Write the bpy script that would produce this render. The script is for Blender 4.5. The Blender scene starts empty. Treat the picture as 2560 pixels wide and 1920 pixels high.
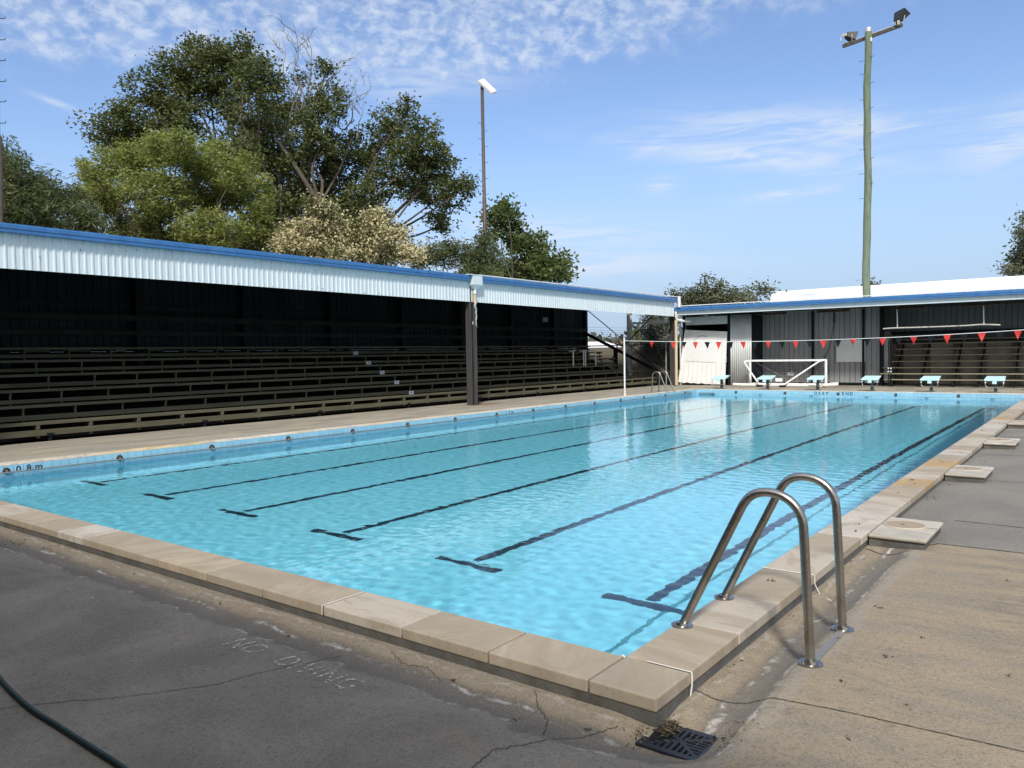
import bpy, bmesh, math, random
import numpy as np
from mathutils import Vector, Matrix
random.seed(7); RNG = np.random.default_rng(7)
S = bpy.context.scene
COL = S.collection

# ------------------------------------------------------------------ camera
cam_d = bpy.data.cameras.new('camera'); CAM = bpy.data.objects.new('camera', cam_d); COL.objects.link(CAM)
YAW, PITCH, ROLL = 0.6514, -0.0383, -0.0166
def cam_rot():
    cy, sy, cp, sp = math.cos(YAW), math.sin(YAW), math.cos(PITCH), math.sin(PITCH)
    f = Vector((-sy*cp, cy*cp, sp)); r = Vector((cy, sy, 0)); u = r.cross(f)
    cr, sr = math.cos(ROLL), math.sin(ROLL)
    r2 = cr*r + sr*u; u2 = -sr*r + cr*u
    return Matrix((r2, u2, -f)).transposed().to_4x4()
CAM.matrix_world = Matrix.Translation((1.8502, -3.2945, 1.4733)) @ cam_rot()
cam_d.sensor_width = 36; cam_d.lens = 36*1953.85/2560
cam_d.clip_start = 0.05; cam_d.clip_end = 6000
CAMP = Vector((1.8502, -3.2945, 1.4733))
S.camera = CAM

# ------------------------------------------------------------------ sun, sky, exposure
SUN_DIR = Vector((0.55, -0.88, 1.0)).normalized()
sd = bpy.data.lights.new('sun', 'SUN'); sd.energy = 3.1; sd.angle = math.radians(6.0); sd.color = (1.0, 0.95, 0.87)
so = bpy.data.objects.new('sun', sd); COL.objects.link(so)
so.rotation_euler = SUN_DIR.to_track_quat('Z', 'Y').to_euler()
sd.cycles.is_caustics_light = True
S.view_settings.view_transform = 'Standard'; S.view_settings.look = 'None'
S.view_settings.exposure = 0.32; S.view_settings.gamma = 1.0
S.cycles.use_denoising = True
S.cycles.max_bounces = 12; S.cycles.diffuse_bounces = 6; S.cycles.glossy_bounces = 4
S.cycles.transmission_bounces = 8; S.cycles.transparent_max_bounces = 24
S.cycles.caustics_reflective = False; S.cycles.caustics_refractive = True
S.cycles.sample_clamp_indirect = 4.0; S.cycles.blur_glossy = 0.3

class NT:
    """small helper for node trees"""
    def __init__(s, tree): s.t = tree; tree.nodes.clear()
    def n(s, kind, inputs=None, **props):
        nd = s.t.nodes.new(kind)
        for k, v in props.items(): setattr(nd, k, v)
        for k, v in (inputs or {}).items(): s.put(nd, k, v)
        return nd
    def put(s, nd, k, v):
        if isinstance(v, bpy.types.NodeSocket): s.t.links.new(v, nd.inputs[k])
        elif isinstance(v, bpy.types.Node): s.t.links.new(v.outputs[0], nd.inputs[k])
        else:
            if isinstance(v, (tuple, list)) and len(v) == 3 and nd.inputs[k].type == 'RGBA': v = (*v, 1)
            nd.inputs[k].default_value = v
    def m(s, op, a, b=None, c=None, clamp=False):
        nd = s.n('ShaderNodeMath', operation=op, use_clamp=clamp); s.put(nd, 0, a)
        if b is not None: s.put(nd, 1, b)
        if c is not None: s.put(nd, 2, c)
        return nd.outputs[0]
    def mix(s, f, a, b, mode='MIX'):
        nd = s.n('ShaderNodeMix', data_type='RGBA', blend_type=mode); s.put(nd, 0, f); s.put(nd, 6, a); s.put(nd, 7, b)
        return nd.outputs[2]
    def ss(s, x, a, b):
        nd = s.n('ShaderNodeMapRange', interpolation_type='SMOOTHSTEP'); s.put(nd, 0, x); s.put(nd, 1, a); s.put(nd, 2, b)
        return nd.outputs[0]
    def noise(s, vec, scale, detail=4, rough=0.55, dist=0.0, dim='3D'):
        return s.n('ShaderNodeTexNoise', {'Vector': vec, 'Scale': scale, 'Detail': detail, 'Roughness': rough, 'Distortion': dist}, noise_dimensions=dim).outputs[0]
    def map(s, vec, scale=(1, 1, 1), rot=(0, 0, 0), loc=(0, 0, 0)):
        return s.n('ShaderNodeMapping', {'Vector': vec, 'Scale': scale, 'Rotation': rot, 'Location': loc}).outputs[0]

SKY_MUL = (0.124, 0.130, 0.146)
W = bpy.data.worlds.new('World'); S.world = W; W.use_nodes = True
w = NT(W.node_tree)
SUN_EL = math.asin(SUN_DIR.z); SUN_ROT = math.atan2(SUN_DIR.x, SUN_DIR.y)
sky = w.n('ShaderNodeTexSky', sky_type='NISHITA', sun_disc=False, sun_elevation=SUN_EL, sun_rotation=SUN_ROT, air_density=1.0, dust_density=1.0, ozone_density=1.6, altitude=0)
dirv = w.n('ShaderNodeTexCoord').outputs['Generated']
sp = w.n('ShaderNodeSeparateXYZ', {0: dirv})
DEG = 57.29578
AZ = w.m('MULTIPLY', w.m('ARCTAN2', sp.outputs[0], sp.outputs[1]), DEG); EL = w.m('MULTIPLY', w.m('ARCSINE', sp.outputs[2]), DEG)
av = w.n('ShaderNodeCombineXYZ', {0: AZ, 1: w.m('MULTIPLY', EL, 1.35), 2: 0.0}).outputs[0]
big = w.noise(av, 0.16, 4, 0.55); mid = w.noise(av, 0.42, 4, 0.6, 0.4)
puff = w.noise(w.map(av, rot=(0, 0, 0.35), scale=(1, 1.15, 1)), 0.82, 4, 0.58, 0.25); fib = w.noise(w.map(av, rot=(0, 0, -0.16), scale=(0.22, 1.3, 1)), 0.55, 7, 0.62, 0.9)
def blob(az, el, sa, se, rot=0.0):
    c_, s_ = math.cos(rot), math.sin(rot); da = w.m('SUBTRACT', AZ, az); de = w.m('SUBTRACT', EL, el)
    u = w.m('DIVIDE', w.m('ADD', w.m('MULTIPLY', da, c_), w.m('MULTIPLY', de, s_)), sa); v = w.m('DIVIDE', w.m('SUBTRACT', w.m('MULTIPLY', de, c_), w.m('MULTIPLY', da, s_)), se)
    return w.m('EXPONENT', w.m('MULTIPLY', w.m('ADD', w.m('MULTIPLY', u, u), w.m('MULTIPLY', v, v)), -1.0))
# high broken cloud sheet: small puffs above a ragged lower edge
low = w.m('ADD', 18.2, w.m('MULTIPLY', w.ss(AZ, -46, -18), 3.2))
sheet = w.ss(w.m('SUBTRACT', w.m('ADD', EL, w.m('MULTIPLY', w.m('SUBTRACT', mid, 0.5), 5.0)), low), -0.6, 1.8)
fade = w.m('SUBTRACT', 1.0, w.m('MULTIPLY', w.ss(AZ, -32, -12), 0.65))
pa = w.m('ADD', w.m('MULTIPLY', w.ss(puff, 0.38, 0.68), 0.48), w.m('MULTIPLY', w.ss(mid, 0.30, 0.75), 0.30))
a1 = w.m('MULTIPLY', w.m('MULTIPLY', pa, sheet), fade)
a1 = w.m('MAXIMUM', a1, w.m('MULTIPLY', w.m('MULTIPLY', blob(-44, 18.9, 7, 1.1, 0.04), w.ss(fib, 0.30, 0.62)), 0.55))
# thin streaks lower down
bl = None
for q in ((-20, 13.2, 8.5, .85, -.17), (-17, 14.6, 9, 1.3, -.1), (-4.5, 12.6, 3.2, 1.7, .25), (-17.5, 10.55, 2.6, .42, .06), (-26.4, 11.6, 1.0, .55, .15), (-26.8, 14.4, 1.6, .6, .25), (-66, 15.5, 2.2, .22, -.30), (-36, 8.6, 8.5, 1.2, -.03), (-33, 6.4, 9, .9, 0)):
    e = blob(*q); bl = e if bl is None else w.m('MAXIMUM', bl, e)
a2 = w.m('MULTIPLY', bl, w.m('ADD', w.m('MULTIPLY', w.ss(fib, 0.36, 0.62), 0.72), 0.10))
alpha = w.m('MAXIMUM', a1, a2)
# unseen thin cloud veil around the sun, added broad to neutralise blue ambient
sdot = w.n('ShaderNodeVectorMath', {0: dirv, 1: tuple(SUN_DIR)}, operation='DOT_PRODUCT').outputs['Value']
veil = w.m('MULTIPLY', w.ss(w.m('ADD', sdot, w.m('MULTIPLY', w.m('SUBTRACT', big, .5), .5)), 0.05, 0.75), 0.75)
skyc = w.n('ShaderNodeVectorMath', {0: sky.outputs[0], 1: SKY_MUL}, operation='MULTIPLY').outputs[0]
hz = w.m('MULTIPLY', w.ss(sp.outputs[2], 0.30, 0.01), 0.88)
skyc = w.mix(hz, skyc, (0.345, 0.465, 0.645))
skyc = w.mix(alpha, skyc, (0.60, 0.66, 0.76))
skyc = w.mix(veil, skyc, (0.80, 0.785, 0.765))
bg = w.n('ShaderNodeBackground', {'Color': skyc, 'Strength': 1.0})
w.n('ShaderNodeOutputWorld', {'Surface': bg})

# ------------------------------------------------------------------ materials
MATS = {}
def mat(name, col=(0.5, 0.5, 0.5), rough=0.6, metal=0.0, var=0.0, vscale=3.0, bump=0.0, bscale=40.0, col2=None, cmask=(0.45, 0.65), cscale=2.0, streak=None, spec=0.5, build=None):
    """procedural principled material: base colour with noise variation, a second colour in patches, bump"""
    if name in MATS: return MATS[name]
    M = bpy.data.materials.new(name); M.use_nodes = True; t = NT(M.node_tree)
    co = t.n('ShaderNodeTexCoord').outputs['Object']
    c = t.n('ShaderNodeRGB'); c.outputs[0].default_value = (*col, 1); c = c.outputs[0]
    if streak: co2 = t.map(co, scale=streak)
    else: co2 = co
    if col2 is not None:
        c = t.mix(t.ss(t.noise(co2, cscale, 6, 0.6, 0.4), *cmask), c, col2)
    if var > 0:
        v = t.noise(co2, vscale, 5, 0.6)
        k = t.n('ShaderNodeMapRange', {0: v, 1: 0.3, 2: 0.7, 3: 1-var, 4: 1+var}).outputs[0]
        c = t.n('ShaderNodeVectorMath', {0: c, 1: t.n('ShaderNodeCombineXYZ', {0: k, 1: k, 2: k})}, operation='MULTIPLY').outputs[0]
    b = t.n('ShaderNodeBsdfPrincipled', {'Base Color': c, 'Roughness': rough, 'Metallic': metal, 'Specular IOR Level': spec})
    if bump > 0:
        bn = t.n('ShaderNodeBump', {'Height': t.noise(co2, bscale, 4, 0.6), 'Strength': bump, 'Distance': 0.01})
        t.put(b, 'Normal', bn)
    t.n('ShaderNodeOutputMaterial', {'Surface': b})
    MATS[name] = M
    return M

# ------------------------------------------------------------------ mesh helpers
def wloc(o):
    v = Vector((0, 0, 0))
    while o is not None: v = v+o.location; o = o.parent
    return v
class MB:
    """collects shapes into one mesh"""
    def __init__(s): s.v = []; s.f = []; s.vals = []; s.sm = []; s.mi = []
    def _add(s, vs, fs, val=0.0, smooth=False, mi=0):
        o = len(s.v); s.v += [tuple(p) for p in vs]
        for f in fs: s.f.append(tuple(i+o for i in f)); s.vals.append(val); s.sm.append(smooth); s.mi.append(mi)
    def box(s, a, b, val=0.0, M=None, mi=0):
        x0, y0, z0 = (min(a[i], b[i]) for i in range(3)); x1, y1, z1 = (max(a[i], b[i]) for i in range(3))
        vs = [Vector(p) for p in ((x0,y0,z0),(x1,y0,z0),(x1,y1,z0),(x0,y1,z0),(x0,y0,z1),(x1,y0,z1),(x1,y1,z1),(x0,y1,z1))]
        if M is not None: vs = [M @ p for p in vs]
        s._add(vs, [(0,3,2,1),(4,5,6,7),(0,1,5,4),(1,2,6,5),(2,3,7,6),(3,0,4,7)], val, mi=mi); return s
    def quad(s, *p, val=0.0, mi=0): s._add(p, [tuple(range(len(p)))], val, mi=mi); return s
    def prism(s, poly, vec, val=0.0, mi=0):
        """polygon (3-D points) swept along vec, capped"""
        n = len(poly); vec = Vector(vec); p = [Vector(q) for q in poly]
        vs = p + [q+vec for q in p]
        fs = [tuple(range(n-1, -1, -1)), tuple(range(n, 2*n))] + [(i, (i+1) % n, n+(i+1) % n, n+i) for i in range(n)]
        s._add(vs, fs, val, mi=mi); return s
    def tube(s, path, r, seg=10, caps=True, val=0.0, closed=False, flat=None, mi=0):
        P = [Vector(p) for p in path]; n = len(P)
        rs = r if isinstance(r, (list, tuple)) else [r]*n
        up = None; rings = []
        for i, p in enumerate(P):
            if closed: d = (P[(i+1) % n]-P[i-1])
            else: d = (P[min(i+1, n-1)]-P[max(i-1, 0)])
            d.normalize()
            if up is None:
                up = Vector((0, 0, 1)) if abs(d.z) < 0.9 else Vector((1, 0, 0))
            a = d.cross(up)
            if a.length < 1e-6: a = d.orthogonal()
            a.normalize(); up = a.cross(d).normalized()
            rings.append([p + (a*math.cos(t)*(flat or 1) + up*math.sin(t))*rs[i] for t in (2*math.pi*k/seg for k in range(seg))])
        vs = [q for R_ in rings for q in R_]; fs = []
        for i in range(n if closed else n-1):
            j = (i+1) % n
            for k in range(seg):
                fs.append((i*seg+k, i*seg+(k+1) % seg, j*seg+(k+1) % seg, j*seg+k))
        s._add(vs, fs, val, True, mi)
        if caps and not closed:
            s._add(rings[0], [tuple(range(seg-1, -1, -1))], val, mi=mi); s._add(rings[-1], [tuple(range(seg))], val, mi=mi)
        return s
    def cyl(s, c, r, h, seg=20, val=0.0, r2=None, mi=0):
        c = Vector(c); return s.tube([c, c+Vector((0, 0, h))], [r, r if r2 is None else r2], seg, val=val, mi=mi)
    def bar(s, a, b, wd, ht, val=0.0, up=(0, 0, 1), mi=0):
        """rectangular bar between two points"""
        a, b = Vector(a), Vector(b); d = (b-a).normalized(); up = Vector(up); sd_ = d.cross(up)
        if sd_.length < 1e-5: sd_ = d.orthogonal()
        sd_.normalize(); u = sd_.cross(d)
        q = [sd_*x*wd/2 + u*y*ht/2 for x, y in ((-1,-1),(1,-1),(1,1),(-1,1))]
        return s.prism([a+k for k in q], b-a, val, mi)
    def rib(s, a, b, up0, up1, prof, pitch, off, val=0.0, mi=0):
        """ribbed sheet: runs from a to b; prof = [(t, depth)] in one pitch; up0/up1 = z low and high; off = unit normal"""
        a, b, off = Vector(a), Vector(b), Vector(off); L = (b-a).length; d = (b-a)/L
        ts = []
        k = 0
        while k*pitch < L:
            for t, dep in prof:
                q = k*pitch+t*pitch
                if q <= L: ts.append((q, dep))
            k += 1
        ts.append((L, prof[0][1]))
        vs = []
        for q, dep in ts:
            p = a+d*q+off*dep
            vs += [(p.x, p.y, up0(q) if callable(up0) else up0), (p.x, p.y, up1(q) if callable(up1) else up1)]
        s._add(vs, [(2*i, 2*i+2, 2*i+3, 2*i+1) for i in range(len(ts)-1)], val, mi=mi); return s
    def build(s, name, m, parent=None, bevel=0.0, smooth=None, seg=2, loc=None):
        me = bpy.data.meshes.new(name); me.from_pydata([tuple(map(float, p)) for p in s.v], [], s.f); me.update()
        ms = m if isinstance(m, (list, tuple)) else [m]
        for q in ms: me.materials.append(q)
        if len(ms) > 1: me.polygons.foreach_set('material_index', s.mi)
        me.polygons.foreach_set('use_smooth', s.sm if smooth is None else [smooth]*len(s.f))
        if any(s.vals):
            at = me.attributes.new('rnd', 'FLOAT', 'FACE'); at.data.foreach_set('value', [float(x) for x in s.vals])
        if bevel > 0:
            bm = bmesh.new(); bm.from_mesh(me)
            bmesh.ops.remove_doubles(bm, verts=bm.verts, dist=1e-5)
            es = [e for e in bm.edges if len(e.link_faces) == 2 and e.calc_face_angle(0) > 0.6]
            bmesh.ops.bevel(bm, geom=es, offset=bevel, segments=seg, profile=0.5, affect='EDGES', clamp_overlap=True)
            bm.to_mesh(me); bm.free()
        o = bpy.data.objects.new(name, me); COL.objects.link(o)
        if loc is not None:
            me.transform(Matrix.Translation(-Vector(loc))); o.location = loc
        if parent is not None:
            o.parent = parent
            if loc is None: me.transform(Matrix.Translation(-wloc(parent)))
            else: o.location = Vector(loc)-wloc(parent)
        return o
def np_mesh(name, V, F, m, parent=None, smooth=False, attr=None):
    """mesh from numpy arrays (F: n x k)"""
    me = bpy.data.meshes.new(name); V = np.asarray(V, np.float32); F = np.asarray(F, np.int32); n, k = F.shape
    me.vertices.add(len(V)); me.vertices.foreach_set('co', V.ravel())
    me.loops.add(n*k); me.loops.foreach_set('vertex_index', F.ravel())
    me.polygons.add(n); me.polygons.foreach_set('loop_start', np.arange(0, n*k, k, dtype=np.int32))
    me.polygons.foreach_set('use_smooth', np.full(n, smooth))
    me.update(calc_edges=True)
    for q in (m if isinstance(m, (list, tuple)) else [m]): me.materials.append(q)
    for an, (dom, val) in (attr or {}).items():
        at = me.attributes.new(an, 'FLOAT', dom); at.data.foreach_set('value', np.asarray(val, np.float32))
    o = bpy.data.objects.new(name, me); COL.objects.link(o)
    if parent is not None:
        o.parent = parent
        me.transform(Matrix.Translation(-wloc(parent)))
    return o
def tag(o, label=None, cat=None, group=None, kind=None):
    if label: o['label'] = label
    if cat: o['category'] = cat
    if group: o['group'] = group
    if kind: o['kind'] = kind
    return o
def thing(name, label, cat, loc=(0, 0, 0), group=None):
    o = bpy.data.objects.new(name, None); COL.objects.link(o); o.location = loc; o.empty_display_size = 0.2
    return tag(o, label, cat, group)
def struct(o): o['kind'] = 'structure'; return o
def dup(root, loc, label=None, group=None, rz=None):
    r = root.copy(); COL.objects.link(r); r.location = loc
    if rz is not None: r.rotation_euler = (0, 0, rz)
    if label: r['label'] = label
    if group: r['group'] = group
    for ch in list(root.children):
        c = ch.copy(); COL.objects.link(c); c.parent = r
        for g in list(ch.children):
            d = g.copy(); COL.objects.link(d); d.parent = c
    return r
def text_mesh(name, txt, size, m, M, parent=None, spacing=1.0, ext=0.0, bold=0.0):
    """lettering as a flat mesh placed by matrix M"""
    cu = bpy.data.curves.new('t', 'FONT'); cu.body = txt; cu.size = size; cu.space_character = spacing; cu.extrude = ext
    cu.resolution_u = 4; cu.offset = bold; cu.align_x = 'CENTER'; cu.align_y = 'CENTER'
    o = bpy.data.objects.new('t', cu); COL.objects.link(o)
    bpy.context.view_layer.update()
    me = bpy.data.meshes.new_from_object(o.evaluated_get(bpy.context.evaluated_depsgraph_get()))
    bpy.data.objects.remove(o); bpy.data.curves.remove(cu)
    me.transform(M); me.name = name; me.materials.clear(); me.materials.append(m)
    r = bpy.data.objects.new(name, me); COL.objects.link(r)
    if parent is not None:
        r.parent = parent; me.transform(Matrix.Translation(-wloc(parent)))
    return r
# ================================================================== POOL
PW, PL, CW, WZ = 10.755, 25.0, 0.345, -0.20     # width, length, coping width, water level
def depth(y): return float(np.interp(y, [0, 13, 25], [0.82, 1.22, 1.85]))

def tile_mat(name, floor):
    M = bpy.data.materials.new(name); M.use_nodes = True; t = NT(M.node_tree)
    co = t.n('ShaderNodeTexCoord').outputs['Object']
    v = t.noise(co, 0.35, 4, 0.6); v2 = t.noise(co, 2.2, 4, 0.65)
    if floor:
        c = t.mix(t.ss(v, 0.35, 0.68), (0.275, 0.80, 0.98), (0.245, 0.775, 0.965))
        c = t.mix(t.m('MULTIPLY', t.ss(v2, 0.55, 0.8), 0.18), c, (0.16, 0.60, 0.80))
        # algae stains in a few places towards the left wall
        sp_ = t.n('ShaderNodeSeparateXYZ', {0: co})
        near = t.ss(sp_.outputs[0], -9.2, -10.3)
        al = t.m('MULTIPLY', t.ss(t.noise(t.map(co, scale=(1, 0.55, 1)), 0.55, 5, 0.65, 0.5), 0.56, 0.7), near)
        c = t.mix(t.m('MULTIPLY', al, 0.65), c, (0.05, 0.22, 0.15))
    else:
        at = t.n('ShaderNodeAttribute', attribute_name='rnd').outputs['Fac']
        c = t.mix(at, (0.27, 0.51, 0.66), (0.33, 0.58, 0.72))
        c = t.mix(t.m('MULTIPLY', t.ss(v2, 0.5, 0.8), 0.3), c, (0.16, 0.36, 0.46))
    b = t.n('ShaderNodeBsdfPrincipled', {'Base Color': c, 'Roughness': 0.45 if floor else 0.22})
    t.n('ShaderNodeOutputMaterial', {'Surface': b}); return M
M_FLOOR = tile_mat('pool_paint', True); M_TILE = tile_mat('pool_tile', False)
M_GROUT = mat('grout', (0.23, 0.42, 0.53), 0.8)
M_LINE = mat('lane_line_tile', (0.012, 0.03, 0.055), 0.5, var=0.5, vscale=9)
M_MARK = mat('marking_black', (0.012, 0.02, 0.03), 0.4)

# floor sheet
ys = np.linspace(0, PL, 26); V = []; F = []
for y in ys:
    for x in (-PW, 0.0): V.append((x, y, WZ-depth(y)))
for i in range(len(ys)-1): F.append((2*i, 2*i+1, 2*i+3, 2*i+2))
floor = struct(np_mesh('pool_floor', V, F, M_FLOOR))
LANES = [-10.1+1.822*k for k in range(6)]
mb = MB()
for x in LANES:
    yy = np.linspace(2.2, 23.2, 60)
    for a, b in zip(yy[:-1], yy[1:]):
        mb.quad((x-.055, a, WZ-depth(a)+.006), (x+.055, a, WZ-depth(a)+.006), (x+.055, b, WZ-depth(b)+.006), (x-.055, b, WZ-depth(b)+.006))
    for y in (2.1, 23.2):
        mb.quad(*[(x+sx*.37, y+sy*.05+.0, WZ-depth(y+sy*.05)+.007) for sx, sy in ((-1,-1),(1,-1),(1,1),(-1,1))])
struct(mb.build('lane_marking', M_LINE, floor))
mb = MB(); yy = np.linspace(0.02, 24.0, 80)
xx = [-0.79+0.012*math.sin(1.7*y)+0.006*math.sin(6.1*y) for y in yy]
for a, b, xa, xb in zip(yy[:-1], yy[1:], xx[:-1], xx[1:]):
    mb.quad((xa-.02, a, WZ-depth(a)+.006), (xa+.02, a, WZ-depth(a)+.006), (xb+.02, b, WZ-depth(b)+.006), (xb-.02, b, WZ-depth(b)+.006))
struct(mb.build('floor_line', mat('line_green', (0.05, 0.30, 0.36), 0.6), floor))  # thin green line running the length of the floor

# walls: painted below, one band of tiles at the waterline (real tiles standing 3 mm proud of the grout)
mb = MB(); T = 0.25
def wall(a, b, n):
    a, b, n = Vector(a), Vector(b), Vector(n)
    N = 40
    for i in range(N):
        p, q = a.lerp(b, i/N), a.lerp(b, (i+1)/N)
        mb.quad((p.x, p.y, WZ-depth(p.y)-.05), (q.x, q.y, WZ-depth(q.y)-.05), (q.x, q.y, -0.05), (p.x, p.y, -0.05))
for a, b, n in (((-PW, 0), (0, 0), (0, 1)), ((0, 0), (0, PL), (-1, 0)), ((0, PL), (-PW, PL), (0, -1)), ((-PW, PL), (-PW, 0), (1, 0))):
    wall((*a, 0), (*b, 0), (*n, 0))
pwall = struct(mb.build('pool_wall', mat('pool_wall_paint', (0.13, 0.50, 0.66), 0.5, var=0.12, vscale=1.5)))
def tile_band(name, a, b, n, zs):
    mb = MB(); a, b, n = Vector((*a, 0)), Vector((*b, 0)), Vector((*n, 0)); L = (b-a).length; d = (b-a)/L; k = round(L/0.1285); p = L/k
    for z0, z1 in zs:
        mb.quad(a+n*.004+Vector((0,0,z0)), b+n*.004+Vector((0,0,z0)), b+n*.004+Vector((0,0,z1)), a+n*.004+Vector((0,0,z1)), val=0.0, mi=1)
        for i in range(k):
            u, w_ = a+d*(i*p+.004)+n*.008, a+d*((i+1)*p-.004)+n*.008
            r = random.random()*.98+.01
            mb.quad(u+Vector((0,0,z0+.003)), w_+Vector((0,0,z0+.003)), w_+Vector((0,0,z1-.003)), u+Vector((0,0,z1-.003)), val=r)
    return struct(mb.build(name, [M_TILE, M_GROUT], pwall))
tile_band('wall_tiling', (-PW, PL), (-PW, 0), (1, 0), [(-.145, -.012), (-.27, -.148)])
tile_band('wall_tiling', (0, PL), (-PW, PL), (0, -1), [(-.145, -.012), (-.27, -.148), (-.40, -.273)])
tile_band('wall_tiling', (-PW, 0), (0, 0), (0, 1), [(-.145, -.012), (-.27, -.148)])
tile_band('wall_tiling', (0, 0), (0, PL), (-1, 0), [(-.145, -.012), (-.27, -.148)])
# target crosses on the end wall below each block
mb = MB()
for x in LANES:
    mb.box((x-.26, PL-.0095, -.166), (x+.26, PL-.0085, -.158)); mb.box((x-.055, PL-.0110, -.205), (x+.055, PL-.0095, -.15))
struct(mb.build('turn_target', mat('target_grey', (0.13, 0.28, 0.38), 0.5), pwall))
# lettering on the tiles
def wall_text(txt, size, pos, rz, sp_=1.0, sx=1.0):
    M = Matrix.Translation(pos) @ Matrix.Rotation(rz, 4, 'Z') @ Matrix.Rotation(math.pi/2, 4, 'X') @ Matrix.Diagonal((sx, 1, 1, 1))
    return tag(text_mesh('depth_marking', txt, size, M_MARK, M, pwall, sp_, 0.0, .0016))
R90 = math.pi/2
wall_text('0', .135, (-PW+.012, 1.345, -.083), R90); wall_text('.', .12, (-PW+.012, 1.405, -.083), R90)
wall_text('8', .135, (-PW+.012, 1.483, -.083), R90); wall_text('m', .135, (-PW+.012, 1.615, -.075), R90)
wall_text('1', .135, (-PW+.012, 12.95, -.083), R90); wall_text('.', .12, (-PW+.012, 13.02, -.083), R90)
wall_text('2', .135, (-PW+.012, 13.09, -.083), R90); wall_text('m', .135, (-PW+.012, 13.22, -.075), R90)
wall_text('1', .135, (-PW+.012, 23.95, -.083), R90); wall_text('.', .12, (-PW+.012, 24.02, -.083), R90)
wall_text('5', .135, (-PW+.012, 24.09, -.083), R90); wall_text('m', .135, (-PW+.012, 24.22, -.075), R90)
for i, (ch, x) in enumerate(zip('DEEPEND', (-6.30, -6.17, -6.04, -5.91, -5.385, -5.25, -5.115))):
    wall_text(ch, .145, (x, PL-.012, -.082), 0)

# water: real ripples
def water():
    nx, ny = 440, 1020
    X = np.linspace(-PW, 0, nx); Y = np.linspace(0, PL, ny); GX, GY = np.meshgrid(X, Y); H = np.zeros_like(GX)
    r = np.random.default_rng(3)
    for k in range(84):
        lam = 0.08*(5.0**(r.random()**1.3))                 # 0.085 .. 0.5 m
        th = r.normal(0.75, 0.75); kx, ky = math.cos(th)*2*math.pi/lam, math.sin(th)*2*math.pi/lam
        slope = RIP*min(1.0, (lam/0.2)**-0.7)*(0.8 if lam > .3 else 1)
        # warp so that crests are short and irregular
        ph = r.random()*6.28+1.3*np.sin(GX*(1.1+r.random())+r.random()*6)+1.3*np.sin(GY*(0.9+r.random())+r.random()*6)
        H += slope*lam/(2*math.pi)*np.sin(kx*GX+ky*GY+ph)
    V = np.stack([GX, GY, WZ+H], -1).reshape(-1, 3)
    i = np.arange(ny-1)[:, None]*nx+np.arange(nx-1)[None]; i = i.ravel()
    F = np.stack([i, i+1, i+nx+1, i+nx], -1)
    return np_mesh('pool_water', V, F, M_WATER, smooth=True)
RIP = 0.0037
M_WATER = bpy.data.materials.new('water'); M_WATER.use_nodes = True
t = NT(M_WATER.node_tree)
co = t.n('ShaderNodeTexCoord').outputs['Object']
bn = t.n('ShaderNodeBump', {'Height': t.noise(t.map(co, scale=(1, 1.0, 1)), 16, 3, 0.5, 0.6), 'Strength': 0.07, 'Distance': 0.012})
g = t.n('ShaderNodeBsdfPrincipled', {'Base Color': (0.90, 0.985, 1.0), 'Roughness': 0.0, 'IOR': 1.333, 'Transmission Weight': 1.0, 'Normal': bn})
t.n('ShaderNodeOutputMaterial', {'Surface': g})
wat = struct(water())
for o in (wat,): o.cycles.is_caustics_caster = True
for o in [floor, pwall]+list(floor.children)+list(pwall.children): o.cycles.is_caustics_receiver = True
# ================================================================== COPING, DECKS, GROUND
def stone_mat(name, cols, rough=0.75):
    M = bpy.data.materials.new(name); M.use_nodes = True; t = NT(M.node_tree)
    co = t.n('ShaderNodeTexCoord').outputs['Object']
    at = t.n('ShaderNodeAttribute', attribute_name='rnd').outputs['Fac']
    r = t.n('ShaderNodeValToRGB', {0: at}); r.color_ramp.interpolation = 'CONSTANT'
    el = r.color_ramp.elements
    while len(el) < len(cols): el.new(0.5)
    for i, (p, c) in enumerate(cols): el[i].position = p; el[i].color = (*c, 1)
    off = t.n('ShaderNodeCombineXYZ', {0: t.m('MULTIPLY', at, 37.0), 1: t.m('MULTIPLY', at, 91.0), 2: 0.0}).outputs[0]
    ang = t.m('MULTIPLY', at, 21.0)
    rv = t.n('ShaderNodeVectorRotate', {'Vector': co, 'Angle': ang}, rotation_type='Z_AXIS').outputs[0]
    pv_ = t.n('ShaderNodeVectorMath', {0: t.map(rv, scale=(1, 3.2, 1)), 1: off}, operation='ADD').outputs[0]
    vein = t.noise(pv_, 2.2, 8, 0.62, 0.9); sp_ = t.noise(co, 55, 4, 0.7)
    c = t.mix(t.m('MULTIPLY', t.ss(vein, 0.46, 0.64), 0.55), r.outputs[0], (0.29, 0.235, 0.17))
    c = t.mix(t.m('MULTIPLY', t.ss(vein, 0.50, 0.32), 0.20), c, (0.50, 0.46, 0.41))
    c = t.mix(t.m('MULTIPLY', t.ss(sp_, 0.54, 0.70), 0.42), c, (0.16, 0.14, 0.11))
    gr = t.noise(co, 1.1, 5, 0.65)
    c = t.mix(t.m('MULTIPLY', t.ss(gr, 0.48, 0.68), 0.42), c, (0.21, 0.185, 0.15))
    b = t.n('ShaderNodeBsdfPrincipled', {'Base Color': c, 'Roughness': rough})
    bn = t.n('ShaderNodeBump', {'Height': t.m('ADD', t.m('MULTIPLY', vein, 0.6), t.m('MULTIPLY', sp_, 0.5)), 'Strength': 0.35, 'Distance': 0.004}); t.put(b, 'Normal', bn)
    t.n('ShaderNodeOutputMaterial', {'Surface': b}); return M
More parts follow.
